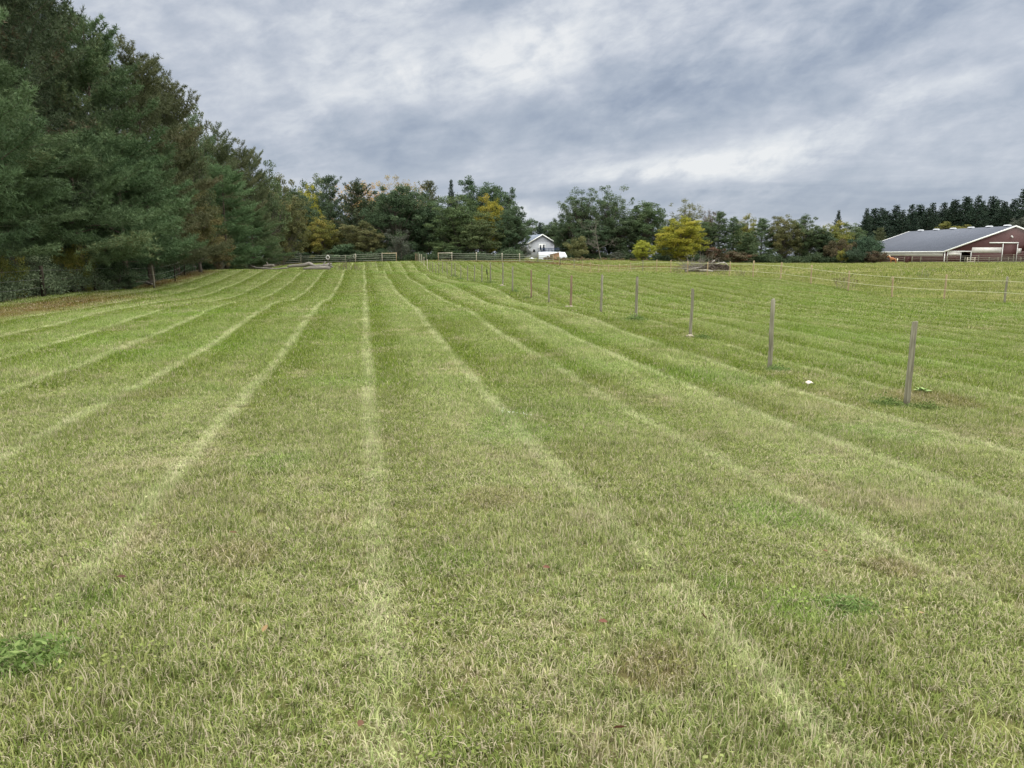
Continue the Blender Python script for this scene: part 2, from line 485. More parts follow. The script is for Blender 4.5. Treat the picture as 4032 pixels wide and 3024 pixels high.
# ------------------------------------------------------------------ tree builders (return meshes: wood, foliage)
def pine_meshes(seed, H=12.0, R=3.2, z0=.9, whorl=.55, nb=6, per=8, nl=.17, nw=.024, prof=.75, rise=.12, tipup=.35, droop=0.0, step=.16,
                twig=.42, gaps=.12, spread=.75, ball=False, trunk_r=.17, inner=.25, lobes=.25, thin_top=0.0):
    rng = np.random.default_rng(seed)
    wood = MB()
    lean = rng.normal(size=2) * .012
    tp = [(lean[0] * z * z / H, lean[1] * z * z / H, z) for z in np.linspace(-.3, H * .985, 9)]
    wood.tube(tp, [trunk_r * (1.25 if i == 0 else 1) * (1 - .93 * i / 8) for i in range(9)], 8)
    TP, TD, TC = [], [], []
    z = z0
    while z < H - .25:
        f = (z - z0) / (H - z0)
        Lm = R * (1 - f) ** prof * (.62 + .38 * min(1, f * 5 + .35))
        n = int(nb + rng.integers(-1, 2))
        a0 = rng.random() * 6.28
        for b in range(n):
            if rng.random() < gaps: continue
            az = a0 + 6.283 * b / n + rng.normal() * .22
            L = Lm * (1 + lobes * rng.normal()) ; L = max(.3, min(L, Lm * 1.55))
            zb = z + rng.normal() * whorl * .28
            el = rise + .55 * f + rng.normal() * .10 - droop * (1 - f)
            ca, sa = math.cos(az), math.sin(az)
            ns = 6
            pts = []
            for i in range(ns + 1):
                s = i / ns
                hz = L * s
                dz = L * s * math.tan(el) + tipup * L * s ** 3 * .45 - droop * .35 * L * s * (1 - s)
                pts.append((ca * hz + tp[min(8, int(zb / H * 8))][0], sa * hz + tp[min(8, int(zb / H * 8))][1], zb + dz))
            P = np.array(pts)
            if L > .7:
                wood.tube([tuple(p) for p in P], [max(.006, .034 * (L / R) * (1 - .9 * i / ns)) for i in range(ns + 1)], 3, cap=False)
            cl = rng.random()
            # tufts along the branch and along side twigs
            ss = np.arange(inner, 1.0, step / max(L, .3))
            for s in ss:
                i = min(ns - 1, int(s * ns)); w = s * ns - i
                p = P[i] * (1 - w) + P[i + 1] * w
                d = unit(P[i + 1] - P[i])
                TP.append(p + rng.normal(size=3) * .03); TD.append(d); TC.append(cl)
                if rng.random() < .85:
                    for sd in (-1, 1):
                        tl = L * twig * (1.05 - s) * rng.uniform(.5, 1.1) + .10
                        ang = sd * rng.uniform(.6, 1.15)
                        dd = np.array([d[0] * math.cos(ang) - d[1] * math.sin(ang), d[0] * math.sin(ang) + d[1] * math.cos(ang), d[2] + .10 + .15 * rng.normal() - droop * .5])
                        dd = unit(dd)
                        for q in np.arange(step, tl + step, step * 1.1):
                            TP.append(p + dd * q + np.array([0, 0, -.04 * q * q - droop * .25 * q * q]) + rng.normal(size=3) * .03)
                            TD.append(dd); TC.append(cl)
            TP.append(P[-1]); TD.append(unit(P[-1] - P[-2])); TC.append(cl)
        z += whorl * (1 - .45 * f) * rng.uniform(.8, 1.2)
    for k in range(5):
        TP.append(np.array([tp[-1][0], tp[-1][1], H - k * .11])); TD.append(np.array([0, 0, 1.0])); TC.append(.6)
    TP = np.array(TP); TD = np.array(TD); TC = np.array(TC)
    n = len(TP)
    base = np.repeat(TP, per, 0); dirs = np.repeat(TD, per, 0)
    r = unit(rng.normal(size=(n * per, 3)))
    D = unit(dirs * (.15 if ball else .55) + r * spread + np.array([0, 0, .16 - droop * .5]))
    L = nl * (rng.uniform(.7, 1.2, n * per) * (1 - thin_top * np.clip(base[:, 2] / H, 0, 1)))[:, None]
    sd = unit(np.cross(D, unit(rng.normal(size=(n * per, 3)))))
    V = np.stack([base - sd * nw * .5, base + sd * nw * .5, base + D * L], 1).reshape(-1, 3)
    t = np.arange(3 * n * per).reshape(-1, 3)
    tint = rng.random(n * per); cl = np.repeat(TC, per)
    return wood.mesh('trunk', True), np_mesh('crown', V, None, t, {'tint': ('FACE', tint), 'clump': ('FACE', cl)})


def broad_meshes(seed, H=12.0, R=4.0, z0=2.0, clumps=70, cr=.95, leaves=190, leaf=.26, aspect=.6, flat=.75, shell=.45, stems=1, trunk_r=.2, egg=.12,
                 up=.35, hang=0.0, jag=.25, top=1.0, limb=True):
    rng = np.random.default_rng(seed)
    wood = MB()
    zc = (z0 + H) / 2 + egg * (H - z0) * .5 * 0; hz = (H - z0) / 2
    u = unit(rng.normal(size=(clumps, 3)))
    rad = rng.random(clumps) ** shell
    lob = 1 + jag * (np.sin(3 * np.arctan2(u[:, 1], u[:, 0]) + seed) * .5 + rng.normal(size=clumps) * .6)
    C = u * (rad * np.clip(lob, .6, 1.45))[:, None]
    zz = C[:, 2]
    w = np.sqrt(np.clip(1 - egg * zz, .3, 1.6))
    C = np.stack([C[:, 0] * (R - cr * .5) * w, C[:, 1] * (R - cr * .5) * w, zc + zz * (hz - cr * .35)], 1)
    C[:, 2] = np.maximum(C[:, 2], z0 * .8 + .12)
    C[:, 2] = np.minimum(C[:, 2], H - cr * .3)
    tops = []
    for s in range(stems):
        a = s * 2.4 + seed; off = 0 if stems == 1 else .12 * R
        b0 = Vector((math.cos(a) * off, math.sin(a) * off, -.25))
        t0 = Vector((math.cos(a) * off * 2.2 + rng.normal() * .1 * R * .3, math.sin(a) * off * 2.2 + rng.normal() * .1 * R * .3, H * .8))
        pts = [b0.lerp(t0, q) + Vector((rng.normal() * .03 * R * q, rng.normal() * .03 * R * q, 0)) for q in np.linspace(0, 1, 8)]
        wood.tube(pts, [trunk_r * (1.3 if i == 0 else 1.0) * (1 - .88 * i / 7) / (1 if stems == 1 else 1.5) for i in range(8)], 8)
        tops.append(pts)
    if limb:
        for c in C:
            if rng.random() > .7: continue
            pts = tops[rng.integers(len(tops))]
            i = int(np.clip((c[2] * .72) / (H * .8) * 7 - 1 + rng.normal() * .5, 1, 6))
            a = pts[i]; e = Vector(c)
            mid = a.lerp(e, .5) + Vector((0, 0, -.06 * (e - a).length))
            wood.tube([a, mid, e], [trunk_r * .28, trunk_r * .18, trunk_r * .05], 4, cap=False)
    k = np.repeat(np.arange(clumps), leaves)
    n = len(k)
    size = cr * rng.uniform(.65, 1.3, clumps)[k]
    g = rng.normal(size=(n, 3)); g = unit(g) * (rng.random((n, 1)) ** .42)
    g[:, 2] *= flat
    P = C[k] + g * size[:, None]
    P[:, 2] -= hang * rng.random(n) * size
    P[:, 2] = np.maximum(P[:, 2], .04)
    out = unit(C[k] - np.array([0, 0, zc]) + 1e-3)
    N = unit(rng.normal(size=(n, 3)) * .8 + out * .35 + unit(g) * .35 + np.array([0, 0, up]))
    L = leaf * rng.uniform(.6, 1.3, n)
    V, q = leaf_cards(P, N, L, L * aspect, rng)
    tint = rng.random(n); cl = rng.random(clumps)[k]
    return wood.mesh('trunk', True), np_mesh('crown', V, q, None, {'tint': ('FACE', tint), 'clump': ('FACE', cl)})


def bare_mesh(seed, H=11.0, trunk_r=.14, lean=(-.14, 0), depth=4):
    rng = np.random.default_rng(seed)
    wood = MB()

    def grow(p, d, L, r, lev):
        pts = [p]; q = p.copy(); dd = d.copy()
        for i in range(5):
            dd = unit(dd + rng.normal(size=3) * .13 + np.array([0, 0, .05])); q = q + dd * L / 5; pts.append(q.copy())
        wood.tube([tuple(a) for a in pts], [max(.006, r * (1 - .7 * i / 5)) for i in range(6)], 5 if lev < 2 else 3, cap=False)
        if lev >= depth: return
        for _ in range(5 if lev else 9):
            i = rng.integers(1 if lev else 2, 6)
            nd = unit(unit(pts[i] - pts[i - 1]) * .8 + rng.normal(size=3) * .75)
            grow(pts[i], nd, L * rng.uniform(.32, .55), r * .38, lev + 1)
    grow(np.array([0, 0, -.2]), unit(np.array([lean[0], lean[1], 1.0])), H * .72, trunk_r, 0)
    return wood.mesh('trunk', True)


# ------------------------------------------------------------------ materials
M = {}
M['bark'] = simple('pine_bark', srgb(92, 84, 74), .35, 9, .95, .1, .6, (1, 1, .25))
M['bark_gray'] = simple('gray_bark', srgb(104, 98, 90), .3, 8, .95, .1, .5, (1, 1, .25))
M['deadwood'] = simple('bleached_deadwood', srgb(158, 152, 144), .3, 5, .9, .15, .5, (1, 1, .3))
M['wpine'] = foliage('white_pine_needles', (.056, .090, .042), (.098, .152, .068), (.168, .226, .112), (.150, .170, .075), .10, .18)
M['wpine_bright'] = foliage('fresh_white_pine_needles', (.058, .100, .042), (.098, .156, .066), (.160, .225, .108), None, .1, .2)
M['rpine'] = foliage('red_pine_needles', (.036, .058, .030), (.064, .096, .048), (.110, .146, .074), (.14, .115, .065), .14, .15)
M['larch'] = foliage('brownish_old_needles', (.060, .076, .036), (.105, .125, .060), (.165, .178, .092), (.160, .150, .080), .15, .2)
M['spruce'] = foliage('spruce_needles', (.017, .032, .021), (.031, .055, .035), (.054, .084, .052), None, .1, .1, .04)
M['oak'] = foliage('oak_leaves', (.046, .074, .032), (.086, .124, .054), (.142, .182, .084), (.145, .160, .068), .08)
M['oak_dark'] = foliage('dark_maple_leaves', (.034, .060, .030), (.064, .102, .050), (.110, .156, .078), None, .1)
M['oak_brown'] = foliage('turning_oak_leaves', (.075, .078, .028), (.140, .132, .050), (.210, .190, .085), (.220, .170, .080), .2)
M['olive'] = foliage('olive_autumn_leaves', (.078, .088, .032), (.135, .142, .058), (.200, .200, .088), (.21, .18, .07), .15)
M['cotton'] = foliage('cottonwood_leaves', (.048, .080, .038), (.088, .130, .062), (.145, .188, .100), (.17, .18, .10), .08)
M['ash'] = foliage('light_green_compound_leaves', (.046, .068, .026), (.088, .122, .046), (.140, .178, .076), (.15, .16, .06), .1)
M['yellow'] = foliage('yellow_autumn_leaves', (.16, .15, .012), (.33, .29, .022), (.50, .42, .05), (.42, .34, .03), .2, .35)
M['gold'] = foliage('golden_green_leaves', (.135, .145, .020), (.275, .265, .034), (.41, .37, .06), (.42, .34, .06), .2, .35)
M['lime'] = foliage('lime_yellow_leaves', (.20, .23, .025), (.35, .38, .05), (.47, .48, .10), None, .1, .38)
M['ygreen'] = foliage('yellow_green_leaves', (.095, .115, .026), (.185, .195, .046), (.29, .275, .075), (.32, .27, .06), .2)
M['pale'] = foliage('pale_yellow_thin_leaves', (.22, .19, .07), (.34, .29, .11), (.48, .40, .18), None, .1, .4)
M['orange'] = foliage('pale_orange_thin_leaves', (.28, .17, .06), (.44, .29, .12), (.58, .42, .20), None, .1, .4)
M['shrub'] = foliage('green_shrub_leaves', (.040, .072, .036), (.074, .122, .060), (.130, .185, .095), None, .1)
M['bramble'] = foliage('gray_green_bramble_leaves', (.085, .122, .066), (.155, .208, .115), (.26, .32, .19), (.09, .07, .045), .08)
M['juniper'] = foliage('juniper_foliage', (.030, .055, .032), (.052, .088, .050), (.085, .125, .072), None, .1)
M['redshrub'] = foliage('reddish_shrub_leaves', (.055, .050, .028), (.100, .084, .046), (.150, .122, .070), (.16, .095, .06), .25)
M['grayshrub'] = foliage('gray_twiggy_leaves', (.045, .052, .040), (.085, .094, .070), (.135, .145, .110), None, .1)
M['drift'] = simple('bleached_log_wood', srgb(128, 123, 116), .45, 3, .9, .12, .8, (.35, 3, 3))
M['brush'] = simple('gray_brush_twigs', srgb(122, 116, 108), .35, 7, .95, .1)
M['weed'] = foliage('weed_leaves', (.070, .110, .026), (.130, .190, .050), (.22, .28, .09), None, .1)
M['dryweed'] = foliage('dry_brown_weeds', (.10, .07, .04), (.19, .14, .08), (.28, .22, .13), (.13, .16, .06), .3)


def post_mat(name, c1, c2, c3, dirt=True):
    m, g, out = new_mat(name)
    tc = g.n('ShaderNodeTexCoord').outputs['Object']
    rnd = g.n('ShaderNodeObjectInfo').outputs['Random']
    x, y, z = g.xyz(tc)
    gr = g.noise(g.vec(g.mul(x, 45), g.mul(y, 45), g.add(g.mul(z, 2.2), g.mul(rnd, 30))), 1.0, 5, .65, .3)
    st = g.noise(g.vec(g.mul(x, 9), g.mul(y, 9), g.add(g.mul(z, 1.6), g.mul(rnd, 60))), 1.0, 4, .6)
    c = g.ramp(gr, [(.25, c1), (.5, c2), (.78, c3)])
    c = g.mix(g.mul(g.sm(st, .5, .75), .5), c, c1)
    vo = g.n('ShaderNodeTexVoronoi'); vo.inputs['Scale'].default_value = 6.5
    g.put(vo.inputs['Vector'], g.vec(x, y, g.add(g.mul(z, .8), g.mul(rnd, 9))))
    c = g.mix(g.sm(vo.outputs['Distance'], .05, .10, .8, 0.0), c, (.05, .04, .03, 1))
    if dirt:
        c = g.mix(g.mul(g.sm(g.add(z, g.mul(st, .2)), .08, .26, 1.0, 0.0), .6), c, (.075, .06, .04, 1))
    bp = g.n('ShaderNodeBump'); bp.inputs['Strength'].default_value = .7; bp.inputs['Distance'].default_value = .006
    g.put(bp.inputs['Height'], gr)
    bsdf(g, out, c, .9, .2, bp.outputs[0])
    return m


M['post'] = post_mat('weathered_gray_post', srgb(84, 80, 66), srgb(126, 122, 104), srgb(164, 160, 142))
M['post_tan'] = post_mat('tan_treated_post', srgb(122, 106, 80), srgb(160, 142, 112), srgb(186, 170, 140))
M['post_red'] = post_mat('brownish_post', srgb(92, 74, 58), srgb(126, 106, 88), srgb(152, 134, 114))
M['post_pale'] = post_mat('pale_wood_post', srgb(150, 140, 122), srgb(186, 178, 160), srgb(212, 206, 190), False)  # paler wood tones for some far posts, a brace and a gate
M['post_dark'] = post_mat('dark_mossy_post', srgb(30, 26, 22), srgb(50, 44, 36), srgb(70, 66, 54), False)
M['rail'] = simple('gray_green_rail', srgb(150, 152, 138), .2, 4, .75, .25, .2, (.3, .3, 6))
M['rail_wood'] = simple('tan_rail', srgb(176, 160, 128), .2, 4, .85, .2)
M['tape'] = simple('cream_fence_tape', srgb(214, 212, 180), .06, 3, .6, .3)
M['wire'] = simple('dull_wire', srgb(110, 110, 106), .1, 3, .5, .4)
M['black'] = simple('black_plastic', srgb(28, 28, 28), .2, 5, .6, .3)
M['white'] = simple('white_plastic', srgb(232, 232, 228), .05, 3, .5, .4)
M['stone'] = simple('crumbled_concrete', srgb(166, 156, 138), .2, 22, .95, .15, .6)
M['paper'] = simple('folded_paper', srgb(206, 194, 180), .06, 9, .8, .2)
M['mullein'] = simple('pale_felted_leaves', srgb(146, 168, 108), .16, 14, .9, .1, .3)

# ------------------------------------------------------------------ ground
def build_ground():
    u = np.linspace(-1, 1, 231)
    xs = np.sinh(u * 4.2) / math.sinh(4.2) * 620
    v = np.linspace(-.42, 1, 331)
    ys = np.sinh(v * 4.6) / math.sinh(4.6) * 900
    X, Y = np.meshgrid(xs, ys)
    Z = T(X.ravel(), Y.ravel())
    V = np.stack([X.ravel(), Y.ravel(), Z], 1)
    nx, ny = len(xs), len(ys)
    i = np.arange((nx - 1) * (ny - 1)); r, c = i // (nx - 1), i % (nx - 1)
    a = r * nx + c
    q = np.stack([a, a + 1, a + nx + 1, a + nx], 1)
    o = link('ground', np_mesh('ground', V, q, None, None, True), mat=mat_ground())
    tag(o, kind='structure')


build_ground()


# ------------------------------------------------------------------ grass (stuff)
def blade_tile(name, seed, size, n, h, w, lean=(.25, 1.1), longs=.06, leafy=0, thatch=0.0):
    rng = np.random.default_rng(seed)
    P = np.zeros((n, 3)); P[:, :2] = (rng.random((n, 2)) - .5) * size
    cl = rng.random((max(3, n // 14), 2)) * size - size / 2
    j = rng.random(n) < .55
    P[j, :2] = cl[rng.integers(len(cl), size=j.sum())] + rng.normal(size=(j.sum(), 2)) * size * .035
    az = rng.random(n) * 6.283
    ln = rng.uniform(lean[0], lean[1], n)
    H = h * rng.uniform(.5, 1.25, n); lg = rng.random(n) < longs; H[lg] *= 1.7
    Wd = w * rng.uniform(.6, 1.2, n)
    th = rng.random(n) < thatch; ln[th] = rng.uniform(1.25, 1.6, th.sum()); H[th] *= .8
    d = np.stack([np.cos(az), np.sin(az), np.zeros(n)], 1)
    sd = np.stack([-np.sin(az + rng.normal(size=n) * .6), np.cos(az + rng.normal(size=n) * .6), np.zeros(n)], 1)
    p1 = P + d * (H * np.sin(ln * .5) * .5)[:, None]; p1[:, 2] += H * np.cos(ln * .5) * .5
    p2 = p1 + d * (H * np.sin(ln) * .5)[:, None]; p2[:, 2] += H * np.cos(ln) * .5
    P[:, 2] -= .012
    p2[:, 2] = np.maximum(p2[:, 2], .004)
    w0 = sd * Wd[:, None] * .5
    V = np.stack([P - w0, P + w0, p1 + w0 * .9, p1 - w0 * .9, p2], 1).reshape(-1, 3)
    b = np.arange(n) * 5
    q = np.stack([b, b + 1, b + 2, b + 3], 1); t = np.stack([b + 3, b + 2, b + 4], 1)
    tint = rng.random(n)
    P_lift = rng.uniform(0, .022, th.sum())
    tint[th] = np.where(rng.random(th.sum()) < .38, rng.uniform(.85, 1, th.sum()), rng.random(th.sum()) * .25)
    att = np.concatenate([tint, tint])
    if leafy:
        k = leafy
        LP = np.zeros((k, 3)); LP[:, :2] = rng.normal(size=(k, 2)) * size * .18; LP[:, 2] = rng.uniform(.015, .045, k)
        N = unit(rng.normal(size=(k, 3)) * .45 + np.array([0, 0, 1.0]))
        Lv, Lq = leaf_cards(LP, N, .019 * rng.uniform(.7, 1.5, k), .014 * rng.uniform(.7, 1.4, k), rng)
        q = np.concatenate([q, Lq + len(V)]); V = np.concatenate([V, Lv])
        att = np.concatenate([tint, rng.random(k) * .35 + .2, tint])
    me = np_mesh(name, V, q, t, {'tint': ('FACE', att)}, mats=(BLADE,))
    return bpy.data.objects.new(name, me)


BLADE = mat_blade()


def gn_scatter(name, pts, idx, eul, scl, tiles, label=None):
    coll = bpy.data.collections.new(name + '_tiles')
    for k, t in enumerate(tiles):
        t.name = f'{name}_tile_{k:02d}'
        coll.objects.link(t)
    me = bpy.data.meshes.new(name)
    me.vertices.add(len(pts)); me.vertices.foreach_set('co', np.asarray(pts, np.float32).ravel())
    a = me.attributes.new('pick', 'INT', 'POINT'); a.data.foreach_set('value', np.asarray(idx, np.int32))
    a = me.attributes.new('turn', 'FLOAT_VECTOR', 'POINT'); a.data.foreach_set('vector', np.asarray(eul, np.float32).ravel())
    a = me.attributes.new('grow', 'FLOAT_VECTOR', 'POINT'); a.data.foreach_set('vector', np.asarray(scl, np.float32).ravel())
    o = bpy.data.objects.new(name, me); COL.objects.link(o)
    nt = bpy.data.node_groups.new(name + '_scatter', 'GeometryNodeTree')
    nt.interface.new_socket('Geometry', in_out='INPUT', socket_type='NodeSocketGeometry')
    nt.interface.new_socket('Geometry', in_out='OUTPUT', socket_type='NodeSocketGeometry')
    N = nt.nodes.new; L = nt.links.new
    gi, go = N('NodeGroupInput'), N('NodeGroupOutput')
    ci = N('GeometryNodeCollectionInfo'); ci.inputs[0].default_value = coll; ci.inputs[1].default_value = True; ci.inputs[2].default_value = True
    ip = N('GeometryNodeInstanceOnPoints'); ip.inputs['Pick Instance'].default_value = True

    def attr(nm, typ):
        n = N('GeometryNodeInputNamedAttribute'); n.data_type = typ; n.inputs[0].default_value = nm; return n.outputs[0]
    L(gi.outputs[0], ip.inputs['Points']); L(ci.outputs[0], ip.inputs['Instance'])
    L(attr('pick', 'INT'), ip.inputs['Instance Index'])
    er = N('FunctionNodeEulerToRotation'); L(attr('turn', 'FLOAT_VECTOR'), er.inputs[0]); L(er.outputs[0], ip.inputs['Rotation'])
    L(attr('grow', 'FLOAT_VECTOR'), ip.inputs['Scale'])
    L(ip.outputs[0], go.inputs[0])
    md = o.modifiers.new('scatter', 'NODES'); md.node_group = nt
    tag(o, label, 'grass', kind='stuff')
    return o


def fence_x(y): return 23.2 - .2125 * (y - 36)
def edge_left(x, y): return x + .154 * (y - 29) + 19.5


def points_in(y0, y1, sp, margin, keep, jit=.5, half=.69):
    ys = np.arange(y0, y1, sp)
    out = []
    for y in ys:
        hw = half * y + margin
        xs = np.arange(-hw, hw, sp)
        out.append(np.stack([xs + (RNG.random(len(xs)) - .5) * sp * 2 * jit, y + (RNG.random(len(xs)) - .5) * sp * 2 * jit], 1))
    P = np.concatenate(out)
    return P[keep(P[:, 0], P[:, 1])]


def scatter_arrays(P, s0, s1, zlo, zhi, zfield=None):
    n = len(P)
    z = T(P[:, 0], P[:, 1]); e = .6
    gx = (T(P[:, 0] + e, P[:, 1]) - T(P[:, 0] - e, P[:, 1])) / (2 * e); gy = (T(P[:, 0], P[:, 1] + e) - T(P[:, 0], P[:, 1] - e)) / (2 * e)
    eul = []
    for a, b, r in zip(gx, gy, RNG.random(n) * 6.283):
        q = Vector((0, 0, 1)).rotation_difference(Vector((-a, -b, 1)).normalized()) @ Quaternion((0, 0, 1), r)
        eul.append(tuple(q.to_euler()))
    s = RNG.uniform(s0, s1, n); zz = RNG.uniform(zlo, zhi, n)
    if zfield is not None: zz = zz * zfield
    return np.column_stack([P, z]), np.array(eul), np.stack([s, s, zz], 1)


def lump(x, y):
    return .5 + .25 * np.sin(x * 1.9 + 1.1 * np.sin(y * 1.3)) + .25 * np.sin(y * 2.3 + 1.7 * np.sin(x * .9 + 2))


inmow = lambda x, y: (x < fence_x(y) + .2) & (edge_left(x, y) > -.3)
tiles, P_, I_ = [], [], []
# near turf
t0 = [blade_tile('t', 10 + k, .30, 460, .040, .0041, (.55, 1.48), .05, leafy=(22 if k == 4 else 0), thatch=.48) for k in range(5)]
t0 += [blade_tile('t', 30 + k, .30, 400, .056, .0044, (.45, 1.4), .07, thatch=.45) for k in range(2)]
fade = lambda y, lo, hi: RNG.random(len(y)) < np.clip((y - lo) / (hi - lo), 0, 1)
a = points_in(.2, 12.5, .165, 4.6, lambda x, y: inmow(x, y) & ~fade(y, 8.5, 12.5))
i0 = RNG.choice(7, len(a), p=[.2, .2, .2, .18, .06, .08, .08])
# middle
t1 = [blade_tile('t', 50 + k, .75, 480, .052, .0072, (.35, 1.3), .05) for k in range(4)]
b = points_in(8.0, 28, .40, 5.5, lambda x, y: inmow(x, y) & fade(y, 8.0, 11.0) & ~fade(y, 22, 28))
i1 = 7 + RNG.integers(4, size=len(b))
# far
t2 = [blade_tile('t', 70 + k, 2.0, 680, .056, .019, (.4, 1.25), .04) for k in range(3)]
c_ = points_in(21, 68, 1.05, 6.0, lambda x, y: inmow(x, y) & fade(y, 21, 26) & ~fade(y, 58, 68))
i2 = 11 + RNG.integers(3, size=len(c_))
t3 = [blade_tile('t', 90 + k, 4.4, 800, .075, .045, (.4, 1.2), .04) for k in range(3)]
d_ = points_in(57, 122, 2.5, 6.0, lambda x, y: inmow(x, y) & fade(y, 57, 64))
i3 = 14 + RNG.integers(3, size=len(d_))
P_ = np.concatenate([a, b, c_, d_]); I_ = np.concatenate([i0, i1, i2, i3])
zf = .62 + .75 * lump(P_[:, 0] * 1.2, P_[:, 1] * 1.2) ** 1.3
pp, ee, ss = scatter_arrays(P_, .9, 1.15, .8, 1.2, zf)
pp[:, 2] += .010
gn_scatter('mown_grass', pp, I_, ee, ss, t0 + t1 + t2 + t3, 'short mown grass with pale mower stripes covering the paddock')
# pasture
inpas = lambda x, y: ((x > fence_x(y) - .1) | (y > 117)) & (edge_left(x, y) > -.3) & ~((x > 119) & (y > 212))
t4 = [blade_tile('t', 110 + k, 2.0, 560, .105, .022, (.2, 1.1), .10) for k in range(3)]
a = points_in(24, 66, 1.1, 4.0, lambda x, y: inpas(x, y) & (y < 66))
t5 = [blade_tile('t', 130 + k, 5.0, 800, .13, .055, (.2, 1.1), .08) for k in range(3)]
b = points_in(65, 232, 3.3, 8.0, inpas)
P_ = np.concatenate([a, b]); I_ = np.concatenate([RNG.integers(3, size=len(a)), 3 + RNG.integers(3, size=len(b))])
zf = .55 + 1.1 * lump(P_[:, 0] * .7, P_[:, 1] * .5) ** 2
pp, ee, ss = scatter_arrays(P_, .9, 1.2, .8, 1.3, zf)
gn_scatter('pasture_grass', pp, I_, ee, ss, t4 + t5, 'longer uneven pasture grass beyond the cream tape fence')

# ------------------------------------------------------------------ bare row of posts
ORD = ['first', 'second', 'third', 'fourth', 'fifth', 'sixth', 'seventh', 'eighth', 'ninth', 'tenth', 'eleventh', 'twelfth', 'thirteenth', 'fourteenth',
       'fifteenth', 'sixteenth', 'seventeenth', 'eighteenth', 'nineteenth', 'twentieth', 'twenty-first', 'twenty-second', 'twenty-third', 'twenty-fourth',
       'twenty-fifth', 'twenty-sixth', 'twenty-seventh', 'twenty-eighth', 'twenty-ninth', 'thirtieth']
LOOK = {0: 'gray post beside a flat pale weed', 1: 'gray knotty post with weeds at its foot',
        2: 'gray post with concrete crumbs below', 3: 'gray post ringed by green weeds',
        4: 'silvery gray weathered post with pale flecks', 5: 'reddish post with a flat stone below', 7: 'slim reddish gray post',
        8: 'gray post with a blackened foot', 9: 'gray post with a lumpy stone below', 10: 'tall gray post beside the black stake'}


def post_mesh(seed, h=HP, r=.042, k=12, taper=.9):
    rng = np.random.default_rng(seed)
    b = MB()
    zs = [-.35, 0, .12, h * .3, h * .55, h * .8, h - .012, h]
    ox, oy = rng.normal(size=8) * .004, rng.normal(size=8) * .004
    rr = [r * (1 - (1 - taper) * max(0, z) / h) * (1 + rng.normal() * .02) for z in zs]
    rr[-1] *= .86
    b.tube([(ox[i], oy[i], zs[i]) for i in range(8)], rr, k)
    return b.mesh('fence_post', False)


pm = [post_mesh(s) for s in range(5)]
for me in pm:
    me.polygons.foreach_set('use_smooth', [len(p.vertices) == 4 for p in me.polygons])
for i, (x, y, z) in enumerate(row_posts):
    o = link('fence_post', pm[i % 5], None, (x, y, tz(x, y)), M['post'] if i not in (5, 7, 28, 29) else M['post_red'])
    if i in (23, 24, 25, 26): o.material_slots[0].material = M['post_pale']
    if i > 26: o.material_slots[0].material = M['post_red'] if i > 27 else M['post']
    dz = z - tz(x, y)
    s = (HP + dz) / HP
    s = min(1.25, max(.8, s))
    o.scale = (random.uniform(.92, 1.08),) * 2 + (s,)
    o.rotation_euler = (random.gauss(0, .008), random.gauss(.003, .007), random.random() * 6)
    if i == 2: o.rotation_euler[1] = .02
    look = LOOK.get(i, ['gray weathered round post', 'slim gray round post', 'pale gray weathered post'][i % 3])
    tag(o, f'{look}, {ORD[i]} from the camera in the bare row', 'post', 'bare wooden posts in a row through the mown paddock')
sx = at(1679, 118)
o = link('fence_post', pm[1], None, sx, M['post'])
tag(o, 'lone gray post standing just beyond the end of the bare row', 'post')

# things at the post feet
weedm = []
for k in range(3):
    rng = np.random.default_rng(300 + k)
    n = 420
    P = rng.normal(size=(n, 3)) * np.array([.13, .10, 0]); P[:, 2] = np.abs(rng.normal(size=n)) * .045 * np.exp(-(P[:, 0] ** 2 + P[:, 1] ** 2) / .05) + .01
    V, q = leaf_cards(P, unit(rng.normal(size=(n, 3)) * .7 + np.array([0, 0, .8])), rng.uniform(.025, .07, n), rng.uniform(.008, .022, n), rng)
    weedm.append(np_mesh('weed_plant', V, q, None, {'tint': ('FACE', rng.random(n)), 'clump': ('FACE', rng.random(n))}))
WEEDS = [(0, -.28, -.05, 1.0, 'dark dug-up weed tuft at the foot of the first bare post'), (0, .12, -.30, .9, 'green weed clump in front of the first bare post'),
         (1, .05, -.22, .9, 'green weed clump at the foot of the second bare post'), (2, .25, -.2, .9, 'green weeds beside the concrete crumbs at the third post'),
         (3, -.05, -.12, 1.5, 'wide ring of green weeds round the fourth bare post'), (8, .15, -.1, 1.0, 'dark weed tuft at the blackened ninth post'),
         (7, -.2, -.1, .8, 'dark weed tuft at the foot of the slim eighth post'), (10, 0, -.2, 1.5, 'green weed clump between the black stake and the tall post'),
         (14, 0, -.1, 1.5, 'weed tuft at the foot of the fifteenth bare post'), (15, -.1, -.1, 1.8, 'broad weed tuft at the foot of the sixteenth bare post'),
         (12, -.05, -.1, 1.4, 'weed tuft at the foot of the thirteenth bare post'), (11, 0, -.1, 1.0, 'small weed tuft at the foot of the twelfth bare post')]
for i, (k, dx, dy, s, lb) in enumerate(WEEDS):
    x, y = row_posts[k][0] + dx, row_posts[k][1] + dy
    o = link('weed_plant', weedm[i % 3], None, (x, y, tz(x, y) + .01), M['weed'])
    o.scale = (s, s, s * 1.2); o.rotation_euler = (0, 0, i * 1.7)
    tag(o, lb, 'weed', 'weed tufts at the feet of the bare posts')


